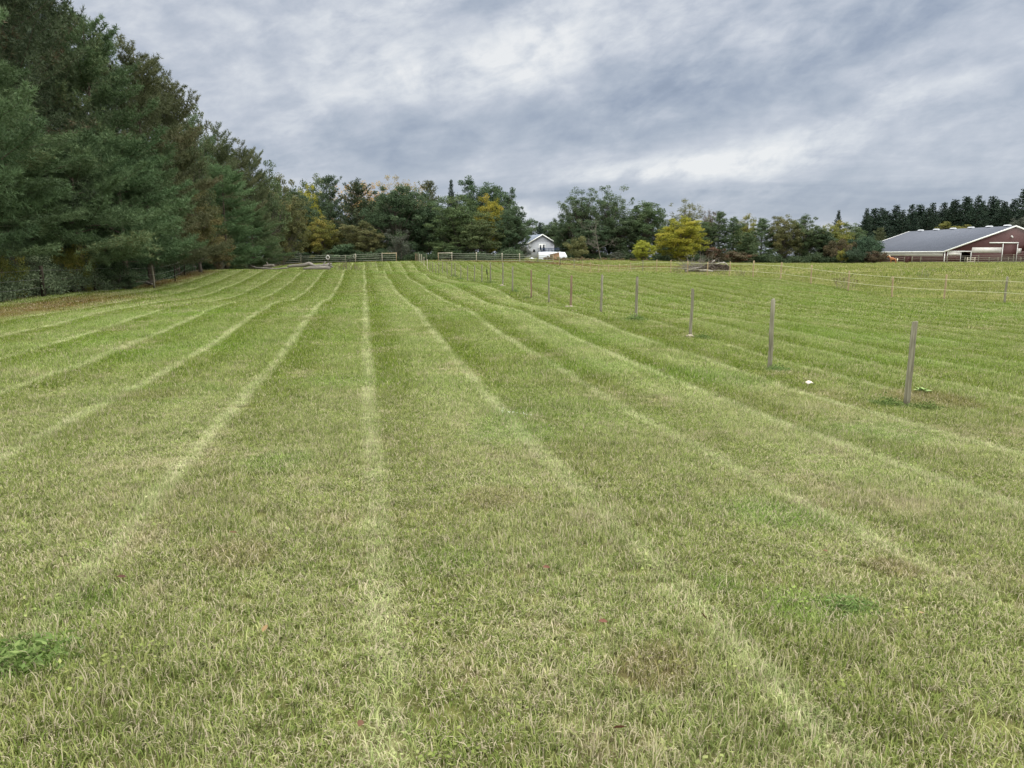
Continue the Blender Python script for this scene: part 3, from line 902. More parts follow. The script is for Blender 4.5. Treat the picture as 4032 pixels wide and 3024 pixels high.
p = _spot(95, 2690)
o = link('weed_plant', weedm[1], None, (p[0], p[1], tz(*p) + .02), M['weed']); o.scale = (1.0, .8, .8)
tag(o, 'bright green broad-leaved weed patch low in the mown turf', 'weed')
p = _spot(3330, 2440)
o = link('weed_plant', weedm[2], None, (p[0], p[1], tz(*p) + .01), M['weed']); o.scale = (.7, .6, .6)
tag(o, 'small leafy weed patch in dry turf toward the bare posts', 'weed')


def lump_mesh(name, seed, rx, ry, rz, nbits, bit):
    rng = np.random.default_rng(seed)
    b = MB()
    for _ in range(nbits):
        p = rng.normal(size=2) * .45
        s = bit * rng.uniform(.6, 1.3)
        dirs = unit(np.array([(a, c, d) for a in (-1, 0, 1) for c in (-1, 0, 1) for d in (-1, 0, 1) if (a, c, d) != (0, 0, 0)], float))
        import mathutils
        bm_pts = [tuple(d * s * rng.uniform(.7, 1.15) * np.array([1, .8, .6]) + np.array([p[0] * rx, p[1] * ry, s * .3 + max(0, rz * (1 - abs(p).sum() * .8))])) for d in dirs]
        import bmesh
        bm = bmesh.new()
        for q in bm_pts: bm.verts.new(q)
        bmesh.ops.convex_hull(bm, input=bm.verts)
        loose = [v for v in bm.verts if not v.link_faces]
        bmesh.ops.delete(bm, geom=loose, context='VERTS')
        bmesh.ops.triangulate(bm, faces=bm.faces[:])
        idx = {v: i for i, v in enumerate(bm.verts)}
        b.poly([v.co[:] for v in bm.verts], [], [tuple(idx[v] for v in f.verts) for f in bm.faces])
        bm.free()
    return b.mesh(name)


for k, dx, dy, n, r, lb in [(2, -.02, -.09, 16, .10, 'heap of pale concrete crumbs at the foot of the third bare post'),
                            (5, -.12, -.06, 3, .12, 'flat pale stone at the foot of the reddish sixth post'),
                            (9, -.02, -.10, 5, .17, 'lumpy pale stone at the foot of the tenth bare post')]:
    x, y = row_posts[k][0] + dx, row_posts[k][1] + dy
    o = link('concrete_rubble', lump_mesh('concrete_rubble', k, r, r * .6, .03, n, .035 if n > 9 else .075), None, (x, y, tz(x, y) + .02), M['stone'])
    tag(o, lb, 'rubble')

# black stake, folded paper, mullein, white flowers, fallen leaves
x, y = row_posts[10][0] - .16, row_posts[10][1] - .1
b = MB(); b.tube([(0, 0, -.2), (.01, 0, .45), (-.02, 0, .98)], [.014, .016, .012], 6); b.tube([(-.005, -.01, .50), (-.02, -.01, .60), (-.025, -.01, .80), (-.03, -.01, .84)], [.012, .04, .035, .01], 6)
o = b.build('plastic_stake', M['black'], None, (x, y, tz(x, y))); o.rotation_euler = (0, -.05, 0)
tag(o, 'thin black plastic stake leaning beside the eleventh bare post', 'stake')
p = W(3186, 1556, 12); q = at(3186, 11.9)
b = MB(); b.poly([(-.075, -.05, .02), (0, -.055, .055), (.0, .06, .06), (-.07, .06, .03)], [(0, 1, 2, 3)]); b.poly([(.0, -.055, .055), (.07, -.045, .035), (.075, .055, .045), (.0, .06, .06)], [(0, 1, 2, 3)])
o = b.build('folded_paper', M['paper'], None, q); o.rotation_euler = (.25, 0, .3); o.location.z += .03; o.scale = (.75, .75, .75)
md = o.modifiers.new('thick', 'SOLIDIFY'); md.thickness = .003
tag(o, 'small folded pale paper lying on the grass before the second post', 'paper')
q = at(3632, 11.4)
rng = np.random.default_rng(5)
V, Q = [], []
for k in range(13):
    az = k * 2.4; L = rng.uniform(.10, .17) * (1 - .02 * k); el = .15 + .05 * k
    d = np.array([math.cos(az), math.sin(az), 0]); sd = np.array([-d[1], d[0], 0])
    b0 = len(V)
    for s, w in ((0, .012), (.35, .034), (.7, .036), (1, .004)):
        c = d * L * s * math.cos(el) + np.array([0, 0, L * s * math.sin(el) - .10 * L * s * s + .02])
        V += [c - sd * w, c + sd * w]
    Q += [(b0 + 2 * i, b0 + 2 * i + 1, b0 + 2 * i + 3, b0 + 2 * i + 2) for i in range(3)]
o = link('mullein_plant', np_mesh('mullein_plant', np.array(V), Q, smooth=True), None, q + np.array([0, 0, .02]), M['mullein']); o.scale = (.95, .95, 1.0)
tag(o, 'flat rosette of pale green felted leaves beside the first post', 'weed')
rng = np.random.default_rng(6)
for k, (px, d) in enumerate([(1990, 8.6), (2006, 8.75), (2080, 8.6), (1975, 8.8)]):
    q = at(px, d)
    n = 5
    P = np.column_stack([rng.normal(size=(n, 2)) * .05, rng.uniform(.05, .085, n)])
    V, Q = leaf_cards(P, unit(rng.normal(size=(n, 3)) * .3 + np.array([0, -.3, 1])), .011, .011, rng)
    b = MB()
    for c in P: b.tube([(c[0], c[1], -.01), tuple(c)], .0012, 3)
    fl = thing('wild_flower', q, ['small cluster of white flowers standing in the mown grass', 'white flower cluster beside the largest white cluster in the grass',
                                  'white flowers apart from the others, toward the bare posts', 'few white flowers on the side away from the bare posts'][k], 'flower', 'tiny white flowers in the mown grass')
    link('blossom', np_mesh('blossom', V, Q), fl, mat=M['white'])
    b.build('stem', M['mullein'], fl)
m_leaf = foliage('fallen_leaf_brown', (.09, .05, .028), (.19, .10, .055), (.30, .19, .11), None, .1, .1, .1)
LEAVES = [(2372, 2490, .05, 'orange red fallen leaf on the turf'), (918, 2130, .05, 'dark brown fallen leaf beside the pale line on the turf'),
          (480, 2310, .05, 'pinkish tan fallen leaf on the turf'), (3245, 2203, .045, 'orange fallen leaf among long blades'), (2770, 2470, .045, 'dark red fallen leaf on dry turf'),
          (1420, 2905, .05, 'tan brown fallen leaf low on the dry turf'), (2440, 2920, .05, 'pale tan fallen leaf low on the turf'), (2150, 2270, .045, 'dark curled fallen leaf on worn turf'),
          (3625, 2455, .05, 'gray brown fallen leaf on thin turf'), (1045, 2520, .045, 'small brown fallen leaf on pale dry turf')]
for k, (px, py, s, lb) in enumerate(LEAVES):
    d = 3.0
    for _ in range(40):
        q = at(px, d); w = W(px, py, d); d *= 1 + .5 * (w[2] - q[2]) / max(.3, EYE - q[2]); d = min(max(d, 1.5), 30)
    b = MB(); b.poly([(-1, 0, .0), (-.3, -.55, .25), (.5, -.42, .2), (1.15, 0, .1), (.5, .45, .28), (-.3, .5, .2), (.1, 0, -.05)], [], [(0, 1, 6), (1, 2, 6), (2, 3, 6), (3, 4, 6), (4, 5, 6), (5, 0, 6)])
    me = b.mesh('fallen_leaf'); n6 = 6
    for nm in ('tint', 'clump'):
        at_ = me.attributes.new(nm, 'FLOAT', 'FACE'); at_.data.foreach_set('value', np.full(n6, random.random(), np.float32))
    o = link('fallen_leaf', me, None, at(px, d) + np.array([0, 0, .055]), m_leaf); o.scale = (s * .48,) * 3; o.rotation_euler = (random.gauss(0, .3), random.gauss(0, .3), random.random() * 6)
    tag(o, lb, 'leaf', 'fallen leaves on the turf')

# ------------------------------------------------------------------ cream tape fence
tf = thing('tape_fence', (0, 0, 0), 'long two-strand cream tape fence on tan wooden posts along the pasture', 'fence')
tpm = [post_mesh(40 + k, 1.25, .05, 10, .95) for k in range(3)]
gnd = [tz(x, y) for x, y, z in tape_posts]
for i, (x, y, z) in enumerate(tape_posts):
    o = link('post', tpm[i % 3], tf, (x, y, gnd[i]), M['post_tan'] if i not in (0, 1, 13, 20) else M['post'])
    o.scale = (1, 1, min(1.3, max(.85, (z + 1.25 - gnd[i]) / 1.25))); o.rotation_euler = (random.gauss(0, .012), random.gauss(.006, .012), i)
    if i == 13: o['label'] = 'gray post among tan ones'
tops_ = np.array([max(tape_posts[i][2], gnd[i] - .2) for i in range(len(gnd))])
for _ in range(2): tops_[1:-1] = .25 * tops_[:-2] + .5 * tops_[1:-1] + .25 * tops_[2:]
for hgt in (1.06, .53):
    b = MB()
    for i in range(len(tape_posts) - 1):
        (x0, y0, z0), (x1, y1, z1) = tape_posts[i], tape_posts[i + 1]
        fwd = Vector((0, -.055, 0))
        top0, top1 = tops_[i], tops_[i + 1]
        pts = []
        for s in np.linspace(0, 1, 7):
            pts.append((x0 + (x1 - x0) * s - .05, y0 + (y1 - y0) * s - .03, top0 + (top1 - top0) * s + hgt - .02 * 4 * s * (1 - s) * random.uniform(.7, 1.1)))
        b.tube(pts, .0095, 6, cap=False, squash=.3)
    b.build('tape', M['tape'], tf, smooth=True)
x, y = at(2203, 113.5)[:2]
b = MB(); b.tube([(0, 0, -.2), (0, 0, 1.15)], .045, 8); b.box(-.055, .055, -.055, .055, 1.15, 1.2)
o = b.build('corner_stake', M['black'], None, (x, y - 1.2, tz(x, y - 1.2))); tag(o, 'black stake near the corner of the tape fence', 'stake')


# ------------------------------------------------------------------ board and pipe fences across the far end
def rail_fence(name, label, posts, hrails, brace=(), rail_r=.028, post_r=.062, mats=None, topmat=None, catname='fence', rails_from=0):
    """posts: (px, d, height, material key)"""
    root = thing(name, (0, 0, 0), label, catname)
    B = [at(px, d) for px, d, *_ in posts]
    for p, (px, d, h, mk) in zip(B, posts):
        bb = MB(); bb.tube([(0, 0, -.3), (0, 0, h * .5), (random.gauss(0, .01), 0, h)], [post_r, post_r * .97, post_r * .9], 8)
        bb.build('post', M[mk], root, p)
    for j, hr in enumerate(hrails):
        bb = MB()
        for i in range(len(B) - 1):
            a, c = B[i] + np.array([0, -post_r - .02, hr * posts[i][2]]), B[i + 1] + np.array([0, -post_r - .02, hr * posts[i + 1][2]])
            mid = (a + c) / 2 + np.array([0, 0, random.gauss(-.02, .015)])
            bb.tube([tuple(a), tuple(mid), tuple(c)], rail_r * random.uniform(.9, 1.15), 6)
        bb.build('rail', mats or M['rail'], root)
    for i in brace:
        bb = MB(); a, c = B[i], B[i + 1]
        bb.bar(a + np.array([0, 0, posts[i][2] * .93]), c + np.array([0, 0, posts[i + 1][2] * .93]), .11, .10)
        bb.build('brace', topmat or M['rail_wood'], root)
    return root


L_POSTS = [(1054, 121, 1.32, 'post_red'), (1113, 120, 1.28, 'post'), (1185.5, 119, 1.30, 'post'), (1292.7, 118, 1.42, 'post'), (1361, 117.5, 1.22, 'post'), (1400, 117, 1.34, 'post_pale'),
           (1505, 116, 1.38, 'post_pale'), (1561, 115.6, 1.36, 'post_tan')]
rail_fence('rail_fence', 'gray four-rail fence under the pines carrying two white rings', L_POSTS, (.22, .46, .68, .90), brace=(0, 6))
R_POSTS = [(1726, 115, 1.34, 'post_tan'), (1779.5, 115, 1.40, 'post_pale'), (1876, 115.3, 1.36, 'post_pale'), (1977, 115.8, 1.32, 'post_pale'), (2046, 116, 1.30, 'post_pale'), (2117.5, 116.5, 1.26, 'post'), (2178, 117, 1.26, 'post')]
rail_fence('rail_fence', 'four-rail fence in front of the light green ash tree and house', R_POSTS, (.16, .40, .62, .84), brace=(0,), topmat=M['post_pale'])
for px, d, hz, rr, mk, lb in [(1292.7, 117.8, .92, .265, 'white', 'bright white ring hung on a fence post'), (1399, 116.8, .95, .235, 'rail', 'dull gray white ring hung on a paler fence post')]:
    p = at(px, d); b = MB(); n = 20
    ring = [(math.cos(2 * PI * i / n) * rr, 0, math.sin(2 * PI * i / n) * rr) for i in range(n + 1)]
    b.tube(ring, .042, 8, cap=False)
    o = b.build('hanging_ring', M[mk], None, p + np.array([0, -.16, hz]), True); tag(o, lb, 'ring')

# ------------------------------------------------------------------ wire fence along the wood
wf = thing('wire_fence', (0, 0, 0), 'old wire fence on dark mossy posts along the edge of the pine wood', 'fence')
WP = [(-330, 24.5, 1.25, .07), (172, 32.5, 1.3, .09), (375, 37.5, 1.2, .06), (608, 43.5, 1.25, .055), (690, 49.5, 1.35, .04), (728, 55, 1.35, .035), (757, 60, 1.35, .035), (785, 64, 1.35, .035), (808, 68, 1.35, .035), (860, 78, 1.4, .04), (925, 92, 1.4, .04), (990, 108, 1.4, .05)]
WB = [at(px, d) for px, d, *_ in WP]
for p, (px, d, h, r) in zip(WB, WP):
    b = MB(); b.tube([(0, 0, -.3), (0, 0, .5), (random.gauss(0, .03), 0, h)], [r, r, r * .9], 8)
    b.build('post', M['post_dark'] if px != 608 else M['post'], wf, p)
for hr in (1.12, .75, .4):
    b = MB()
    for i in range(len(WB) - 1):
        a, c = WB[i] + np.array([.05, -.05, hr]), WB[i + 1] + np.array([.05, -.05, hr])
        b.tube([tuple(a), tuple((a + c) / 2 - np.array([0, 0, .04])), tuple(c)], .006, 4, cap=False)
    b.build('wire', M['wire'], wf)

# ------------------------------------------------------------------ fallen logs
def log(name, label, pts, rad, mat, k=10, stubs=()):
    P = [np.array(at(px, d)) + np.array([0, 0, h]) for px, d, h in pts]
    o0 = P[0]
    rng = np.random.default_rng(len(label))
    b = MB(); Q = []
    for i in range(len(P) - 1):
        for s in (0, .33, .66): Q.append((P[i] * (1 - s) + P[i + 1] * s - o0 + rng.normal(size=3) * .02, rad[i] * (1 - s) + rad[i + 1] * s))
    Q.append((P[-1] - o0, rad[-1]))
    b.tube([q for q, _ in Q], [r * (1 + rng.normal() * .06) for _, r in Q], k)
    for (i, dx, dy, dz, r) in stubs:
        a = P[i] - o0
        b.tube([a, a + np.array([dx, dy, dz]) * .6 + np.array([0, 0, .03]), a + np.array([dx, dy, dz])], [r, r * .7, r * .35], 6)
    o = b.build(name, mat, None, o0, True)
    return tag(o, label, 'log')


log('fallen_log', 'thick bleached log with a crook, longest on the crest', [(1133, 69, .34), (1165, 69, .42), (1219, 69, .58), (1240, 68.6, .38), (1268, 68.3, .36), (1297, 68, .42)], [.10, .14, .17, .17, .20, .26], M['drift'],
    stubs=[(5, .25, 0, .22, .12), (5, .1, -.1, .36, .09), (4, .35, 0, .42, .08), (5, .35, 0, -.12, .11)])
log('fallen_log', 'gray half-sunk log under the root end of the thick log', [(1195, 67, .12), (1240, 67, .22), (1300, 67, .20)], [.10, .16, .15], M['drift'])
log('fallen_log', 'dark short log with a stub lying nearer the pines', [(1036, 70, .36), (1058, 70, .42), (1081, 70, .46)], [.10, .15, .12], M['brush'], stubs=[(1, -.15, 0, .35, .07)])
log('fallen_log', 'long thin bleached pole lying flat between the logs', [(985, 68.5, .42), (1010, 68, .20), (1080, 67.5, .13), (1135, 67, .22)], [.05, .09, .085, .05], M['drift'], 7)
log('fallen_log', 'thin gray limb lying in shade beneath two pine trunks', [(540, 44.5, .2), (575, 44.5, .26), (600, 44, .2)], [.05, .07, .06], M['brush'], 7)

# ------------------------------------------------------------------ brush pile
c0 = at(2785, 77)
bp_ = thing('brush_pile', c0, 'heap of gray dead branches and root clods behind the tape fence', 'brush pile', None, 0, (1.1, 1.1, 1.2))
rng = np.random.default_rng(77)
n = 2600
th = rng.random(n) * 6.28; rr = np.sqrt(rng.random(n))
X = np.cos(th) * rr * 1.55 + .55; Y = np.sin(th) * rr * .9
Zm = .80 * np.sqrt(np.clip(1 - rr ** 2, 0, 1)) * (.75 + .35 * np.sin(X * 4.1) * np.sin(Y * 3 + 1)) + rng.normal(size=n) * .05
V, q = leaf_cards(np.stack([X, Y, np.maximum(Zm, .02)], 1), unit(rng.normal(size=(n, 3))), rng.uniform(.10, .30, n), rng.uniform(.05, .12, n), rng)
link('root_clods', np_mesh('root_clods', V, q, None, {'tint': ('FACE', rng.random(n)), 'clump': ('FACE', rng.random(n))}), bp_, mat=simple('gray_brown_clods', srgb(104, 94, 84), .35, 9, .95, .1))
b = MB()
for _ in range(190):
    p = np.array([rng.uniform(-1.9, .7), rng.uniform(-.7, .8), rng.uniform(.0, .35)])
    d = unit(np.array([rng.normal() * .8 - .15, rng.normal() * .4, abs(rng.normal()) * .45 + .12])); L = rng.uniform(.7, 1.9)
    b.tube([p, p + d * L * .5 + rng.normal(size=3) * .07, p + d * L + np.array([0, 0, -.12])], [.022, .014, .005], 4, cap=False)
b.build('branch_tangle', M['brush'], bp_)
for p, q2, r in [((-2.1, -.6, .05), (-.6, -.5, .40), .07), ((.6, -.5, .62), (1.5, -.4, .75), .05), ((1.3, -.3, .78), (1.75, -.4, .50), .06), ((-.9, -.8, .12), (.3, -.9, .05), .09), ((.2, -.6, .70), (.5, -.5, .95), .06)]:
    MB().tube([p, tuple((np.array(p) + np.array(q2)) / 2 + np.array([0, 0, .05])), q2], [r, r * .9, r * .6], 7).build('bleached_limb', M['deadwood'], bp_, smooth=True)
# dry stalks along the tape fence and round the logs
sm_ = []
for k in range(3):
    rng = np.random.default_rng(500 + k); b = MB(); V = []
    tipsP = []
    for _ in range(14):
        p = np.append(rng.normal(size=2) * .28, 0); e = p + np.array([rng.normal() * .12, rng.normal() * .12, rng.uniform(.35, .85)])
        b.tube([p, (p + e) / 2 + rng.normal(size=3) * .03, e], [.008, .006, .004], 3, cap=False)
        for _ in range(10): tipsP.append(e - (e - p) * rng.random() * .55 + rng.normal(size=3) * .04)
    P = np.array(tipsP)
    V, q = leaf_cards(P, unit(rng.normal(size=P.shape)), .09, .03, rng)
    sm_.append((b.mesh('stem'), np_mesh('seed_head', V, q, None, {'tint': ('FACE', rng.random(len(P))), 'clump': ('FACE', rng.random(len(P)))})))
DRY = [(1345, 72, 1.15, 'reddish brown dry weed clump at the root end of the thick log'), (1375, 73, 1.2, 'dry brown weed clump a little clear of the logs'), (1410, 74, 1.0, 'sparse tan dry weeds farthest from the log roots'),
       (1452, 98, .8, 'dark dry stalk clump on the bare strip in the mown paddock'), (1490, 98, .8, 'low dark stalks at the other end of the bare strip'),
       (2670, 73, .9, 'dry stalks beside the small black stub by the tape fence'), (2752, 71, .9, 'pale dry stalks in front of the brush pile'), (2838, 67, .9, 'dry stalks before the end of the brush pile'), (2920, 64, .9, 'two dry stalks between tape fence posts past the brush pile'),
       (3310, 48.5, 1.2, 'gray twiggy weed clump under the lower tape'), (3640, 62, .9, 'dark grassy tuft out in the pasture'), (2495, 110, .9, 'brown tuft in the hollow behind the tape fence')]
for i, (px, d, s, lb) in enumerate(DRY):
    t = thing('dry_plant', at(px, d), lb, 'weed', 'dry weed clumps', i * 2.1, (s * 1.3, s * 1.3, s))
    link('stem', sm_[i % 3][0], t, mat=M['brush']); link('seed_head', sm_[i % 3][1], t, mat=M['dryweed'] if i != 10 else M['weed'])

# ------------------------------------------------------------------ barn
def ribbed(name, col, pitch, rough, spec, var=.12, axis=(1, 1), depth=.02, metal=0.0):
    m, g, out = new_mat(name)
    tc = g.n('ShaderNodeTexCoord').outputs['Object']
    x, y, z = g.xyz(tc)
    s = g.m('FRACT', g.m('DIVIDE', g.add(g.mul(x, axis[0]), g.mul(y, axis[1])), pitch))
    rib = g.sm(g.m('ABSOLUTE', g.sub(s, .5)), .36, .46)
    f = g.noise(g.vec(x, y, g.mul(z, .4)), .35, 5, .6)
    lo = tuple(c * (1 - var) for c in col[:3]) + (1,); hi = tuple(c * (1 + var) for c in col[:3]) + (1,)
    c = g.ramp(f, [(.3, lo), (.7, hi)])
    bp = g.n('ShaderNodeBump'); bp.inputs['Strength'].default_value = .8; bp.inputs['Distance'].default_value = depth
    g.put(bp.inputs['Height'], rib)
    bsdf(g, out, c, rough, spec, bp.outputs[0], metal)
    return m


M['maroon'] = ribbed('maroon_ribbed_steel', srgb(76, 43, 41), .3, .55, .35)
M['roof'] = ribbed('gray_ribbed_roof', srgb(92, 96, 107), .3, .75, .15, .06, (0, 1))
M['trim'] = simple('white_trim', srgb(238, 238, 236), .03, 2, .5, .4)
M['panel'] = ribbed('frosted_light_panel', srgb(214, 210, 206), .25, .4, .4, .1)
M['siding'] = simple('pale_gray_siding', srgb(172, 174, 180), .05, 1.2, .8, .15)
M['shingle'] = simple('gray_shingles', srgb(122, 130, 144), .12, 9, .9, .15)
M['glass'] = simple('dark_glass', srgb(38, 42, 50), .1, 2, .1, .6)
M['bluewood'] = simple('blue_gray_deck', srgb(74, 88, 118), .12, 5, .8, .2)
M['plywood'] = simple('weathered_plywood', srgb(178, 142, 116), .2, 2, .9, .15)
M['tarp'] = simple('white_tarp', srgb(206, 209, 215), .08, 1.5, .6, .3)
M['dim'] = simple('dim_interior', srgb(70, 62, 56), .2, 2, .95, .05)

LB, HWB, EH, RH = 50.0, 19.5, 3.15, 9.9
cb = at(3716, 215)
barn = thing('riding_barn', cb, 'long maroon barn with gray metal roof, white trim and a big sliding door', 'barn', None, math.radians(3.9))
b = MB(); w2 = 2 * HWB
b.box(0, 4.6, 0, .12, -.6, EH); b.box(4.6, 7.5, 0, .12, 2.92, EH); b.box(7.5, w2, 0, .12, -.6, EH)
b.poly([(0, 0, EH), (w2, 0, EH), (HWB, 0, RH), (0, .12, EH), (w2, .12, EH), (HWB, .12, RH)], [(0, 1, 4, 3), (1, 2, 5, 4), (2, 0, 3, 5)], [(0, 2, 1), (3, 4, 5)])
b.box(0, .12, .123, LB, -.6, EH); b.box(w2 - .12, w2, .123, LB, -.6, EH)
b.box(.123, w2 - .123, LB - .12, LB, -.6, EH)
b.poly([(0, LB, EH), (w2, LB, EH), (HWB, LB, RH)], [], [(0, 1, 2)])
b.build('wall', M['maroon'], barn)
b = MB(); b.box(4.2, 8, 3, 3.1, -.5, 3.0); b.build('dark_doorway_panel', M['dim'], barn)  # dark panel behind the open doorway, interior shade put into its colour
OV = .45; sl = (RH - EH) / HWB
b = MB()
for s in (-1, 1):
    xe = HWB + s * (HWB + OV); ze = EH - sl * OV
    P = [(xe, -OV, ze), (HWB, -OV, RH), (HWB, LB + OV, RH), (xe, LB + OV, ze)]
    b.poly([(x, y, z + .03) for x, y, z in P] + [(x, y, z + .18) for x, y, z in P], [(0, 1, 2, 3), (4, 7, 6, 5), (0, 4, 5, 1), (3, 2, 6, 7), (0, 3, 7, 4)])
roof = b.build('roof', M['roof'], barn)
for k in range(6):
    y = [3.0, 10.5, 18.5, 27.0, 35.5, 44.0][k]
    v = MB(); n = 10
    ring = [(HWB + math.cos(PI * j / n) * .55, math.sin(PI * j / n) * .34) for j in range(n + 1)]
    for (ya, yb) in ((y - 1.0, y + 1.0),):
        pts = [(x, ya, RH + .2 + z) for x, z in ring] + [(x, yb, RH + .2 + z) for x, z in ring]
        m_ = n + 1
        v.poly(pts, [(j, j + 1, j + 1 + m_, j + m_) for j in range(n)] + [(0, m_, 2 * m_ - 1, n)])
        c0i = len(v.V); v.V += [(HWB, ya, RH + .2), (HWB, yb, RH + .2)]
        v.T += [(c0i, j + 1, j) for j in range(n)] + [(c0i + 1, m_ + j, m_ + j + 1) for j in range(n)]
    v.build('ridge_vent', M['tarp'], roof)
for yy in (-OV - .04, LB + OV + .04):
    b = MB()
    for s in (-1, 1):
        b.bar((HWB + s * (HWB + OV), yy, EH - sl * OV + .06), (HWB, yy, RH + .06), .08, .38)
    b.build('rake_trim', M['trim'], barn)
b = MB(); b.box(-OV - .09, -OV - .003, -OV, LB + OV, EH - sl * OV - .16, EH - sl * OV + .16); b.box(-.09, .18, -.06, -.003, -.6, EH - .1); b.build('eave_trim', M['trim'], barn)
b = MB(); b.box(-.06, -.004, .6, LB - .6, 1.85, 2.78); b.build('light_panel', M['panel'], barn)
b = MB(); b.box(7.75, 16.35, -.05, -.004, 2.72, 4.15); b.build('light_panel', M['panel'], barn)
b = MB(); b.box(21.1, 22.1, -.05, -.004, 2.55, 3.9); b.build('light_panel', M['panel'], barn)
sd = MB().box(.85, 4.55, -.13, -.06, -.1, 2.9).build('sliding_door', M['maroon'], barn)
MB().box(.98, 4.42, -.16, -.133, 2.0, 2.82).build('light_panel', M['panel'], sd)
for x0 in (.72, 4.552): MB().box(x0, x0 + .128, -.16, -.055, -.1, 2.9).build('door_trim', M['trim'], sd)
MB().box(.65, 7.65, -.24, -.05, 2.95, 3.2).build('door_track', M['trim'], barn)
MB().box(7.5, 7.63, -.16, -.003, -.1, 2.94).build('door_post', M['trim'], barn)
bd = MB().box(16.62, 20.7, -.15, -.06, -.1, 5.25).build('sliding_door', M['maroon'], barn)
for x0 in (16.45, 20.702): MB().box(x0, x0 + .168, -.18, -.055, -.4, 5.25).build('door_trim', M['trim'], bd)
MB().box(12.5, 20.95, -.26, -.05, 5.28, 5.58).build('door_track', M['trim'], barn)
b = MB(); b.box(18.62, 18.98, -.10, -.004, 6.9, 7.4); b.tube([(18.8, -.1, 7.3), (18.8, -.32, 7.15), (18.8, -.36, 6.8)], [.1, .2, .26], 10); b.build('yard_lamp', M['trim'], barn)
# lean-to at the far end of the gable
b = MB(); b.box(23.2, 33, -4.0, -.01, -.6, 3.5); lt = b.build('lean_to', M['maroon'], barn)
b = MB(); b.poly([(22.8, -4.6, 3.6), (33.4, -4.6, 3.6), (33.4, -.02, 4.7), (22.8, -.02, 4.7), (22.8, -4.6, 3.75), (33.4, -4.6, 3.75), (33.4, -.02, 4.85), (22.8, -.02, 4.85)], [(0, 3, 2, 1), (4, 5, 6, 7), (0, 1, 5, 4), (3, 7, 6, 2), (0, 4, 7, 3), (1, 2, 6, 5)])
b.build('roof', M['roof'], lt)

# corral fences before the barn
rail_fence('corral_fence', 'gray four-rail corral fence along the long side and front of the maroon barn', [(3590, 186, 1.75, 'post'), (3624, 184, 1.7, 'post'), (3729, 182, 1.75, 'post'), (3851, 181, 1.9, 'post'), (3989, 180, 2.0, 'post'), (4130, 180, 2.0, 'post')], (.25, .5, .72, .93), post_r=.11, rail_r=.05, mats=M['brush'])
rail_fence('corral_fence', 'lower gray corral fence joined to a pale gate before the barn', [(3798, 170, 1.5, 'post'), (3893, 169, 1.35, 'post'), (3928, 169, 1.3, 'post'), (3969, 169, 1.35, 'post'), (4018, 169, 1.35, 'post'), (4120, 169, 1.35, 'post')], (.35, .62, .9), post_r=.09, rail_r=.045, mats=M['brush'])
rail_fence('corral_fence', 'short three-rail corral fence behind the horse', [(3465, 190, 1.35, 'post'), (3526, 189, 1.5, 'post'), (3560, 188, 1.6, 'post')], (.35, .62, .9), post_r=.10, rail_r=.05, mats=M['brush'])
g1 = at(3806, 169.5); g2 = at(3838, 169.5)
gt = thing('paddock_gate', g1, 'pale tan wooden gate in the low corral fence before the barn', 'gate'); L = g2[0] - g1[0]
b = MB(); b.box(0, .12, -.05, .05, 0, 1.4); b.box(L - .12, L, -.05, .05, -.2, 1.45); b.build('gate_post', M['post_pale'], gt)
b = MB()
for z in (.45, .85, 1.25): b.box(.123, L - .123, -.035, .035, z - .06, z + .06)
b.build('gate_rail', M['post_pale'], gt)
g1 = at(3562, 187.5); g2 = at(3588, 186.4)
gt = thing('paddock_gate', g1, 'brown closed wooden gate between the horse and the long corral fence', 'gate'); L = g2[0] - g1[0]
b = MB()
for k in range(4): b.box(.1, L - .1, -.04, .04, .25 + k * .38, .42 + k * .38)
b.build('gate_rail', M['maroon'], gt)
MB().bar((.1, -.07, .25), (L - .1, -.07, 1.5), .05, .14).build('gate_brace', M['maroon'], gt)

# ------------------------------------------------------------------ horse
ph = at(3516, 186.5)
hr = thing('horse', ph, 'chestnut horse with a pale tail standing by the corral, seen from behind', 'horse', None, math.radians(128))
HV = [((-.62, 0, 1.24), .30), ((-.1, 0, 1.17), .31), ((.45, 0, 1.19), .30), ((.72, 0, 1.38), .21), ((.98, 0, 1.68), .14), ((1.12, 0, 1.86), .125), ((1.34, 0, 1.70), .10), ((1.55, 0, 1.50), .075),
      ((-.62, .17, .98), .17), ((-.55, .18, .72), .10), ((-.72, .17, .48), .065), ((-.70, .17, .10), .05), ((-.64, .17, .03), .06),
      ((-.62, -.17, .98), .17), ((-.50, -.18, .72), .10), ((-.66, -.17, .48), .065), ((-.64, -.17, .10), .05), ((-.58, -.17, .03), .06),
      ((.50, .16, .92), .13), ((.52, .16, .52), .065), ((.50, .16, .10), .045), ((.55, .16, .03), .06),
      ((.46, -.16, .92), .13), ((.44, -.16, .52), .065), ((.42, -.16, .10), .045), ((.47, -.16, .03), .06),
      ((1.08, .08, 2.0), .03), ((1.08, -.08, 2.0), .03)]
HE = [(0, 1), (1, 2), (2, 3), (3, 4), (4, 5), (5, 6), (6, 7), (0, 8), (8, 9), (9, 10), (10, 11), (11, 12), (0, 13), (13, 14), (14, 15), (15, 16), (16, 17), (2, 18), (18, 19), (19, 20), (20, 21), (2, 22), (22, 23), (23, 24), (24, 25), (5, 26), (5, 27)]
me = bpy.data.meshes.new('body'); me.from_pydata([p for p, _ in HV], HE, [])
M['chestnut'] = simple('chestnut_coat', srgb(158, 104, 68), .12, 3, .7, .25)
M['mane'] = simple('cream_hair', srgb(232, 222, 200), .1, 12, .8, .2)
ho = link('body', me, hr, (0, 0, 0), M['chestnut'])
sk = ho.modifiers.new('skin', 'SKIN'); sk.use_smooth_shade = True
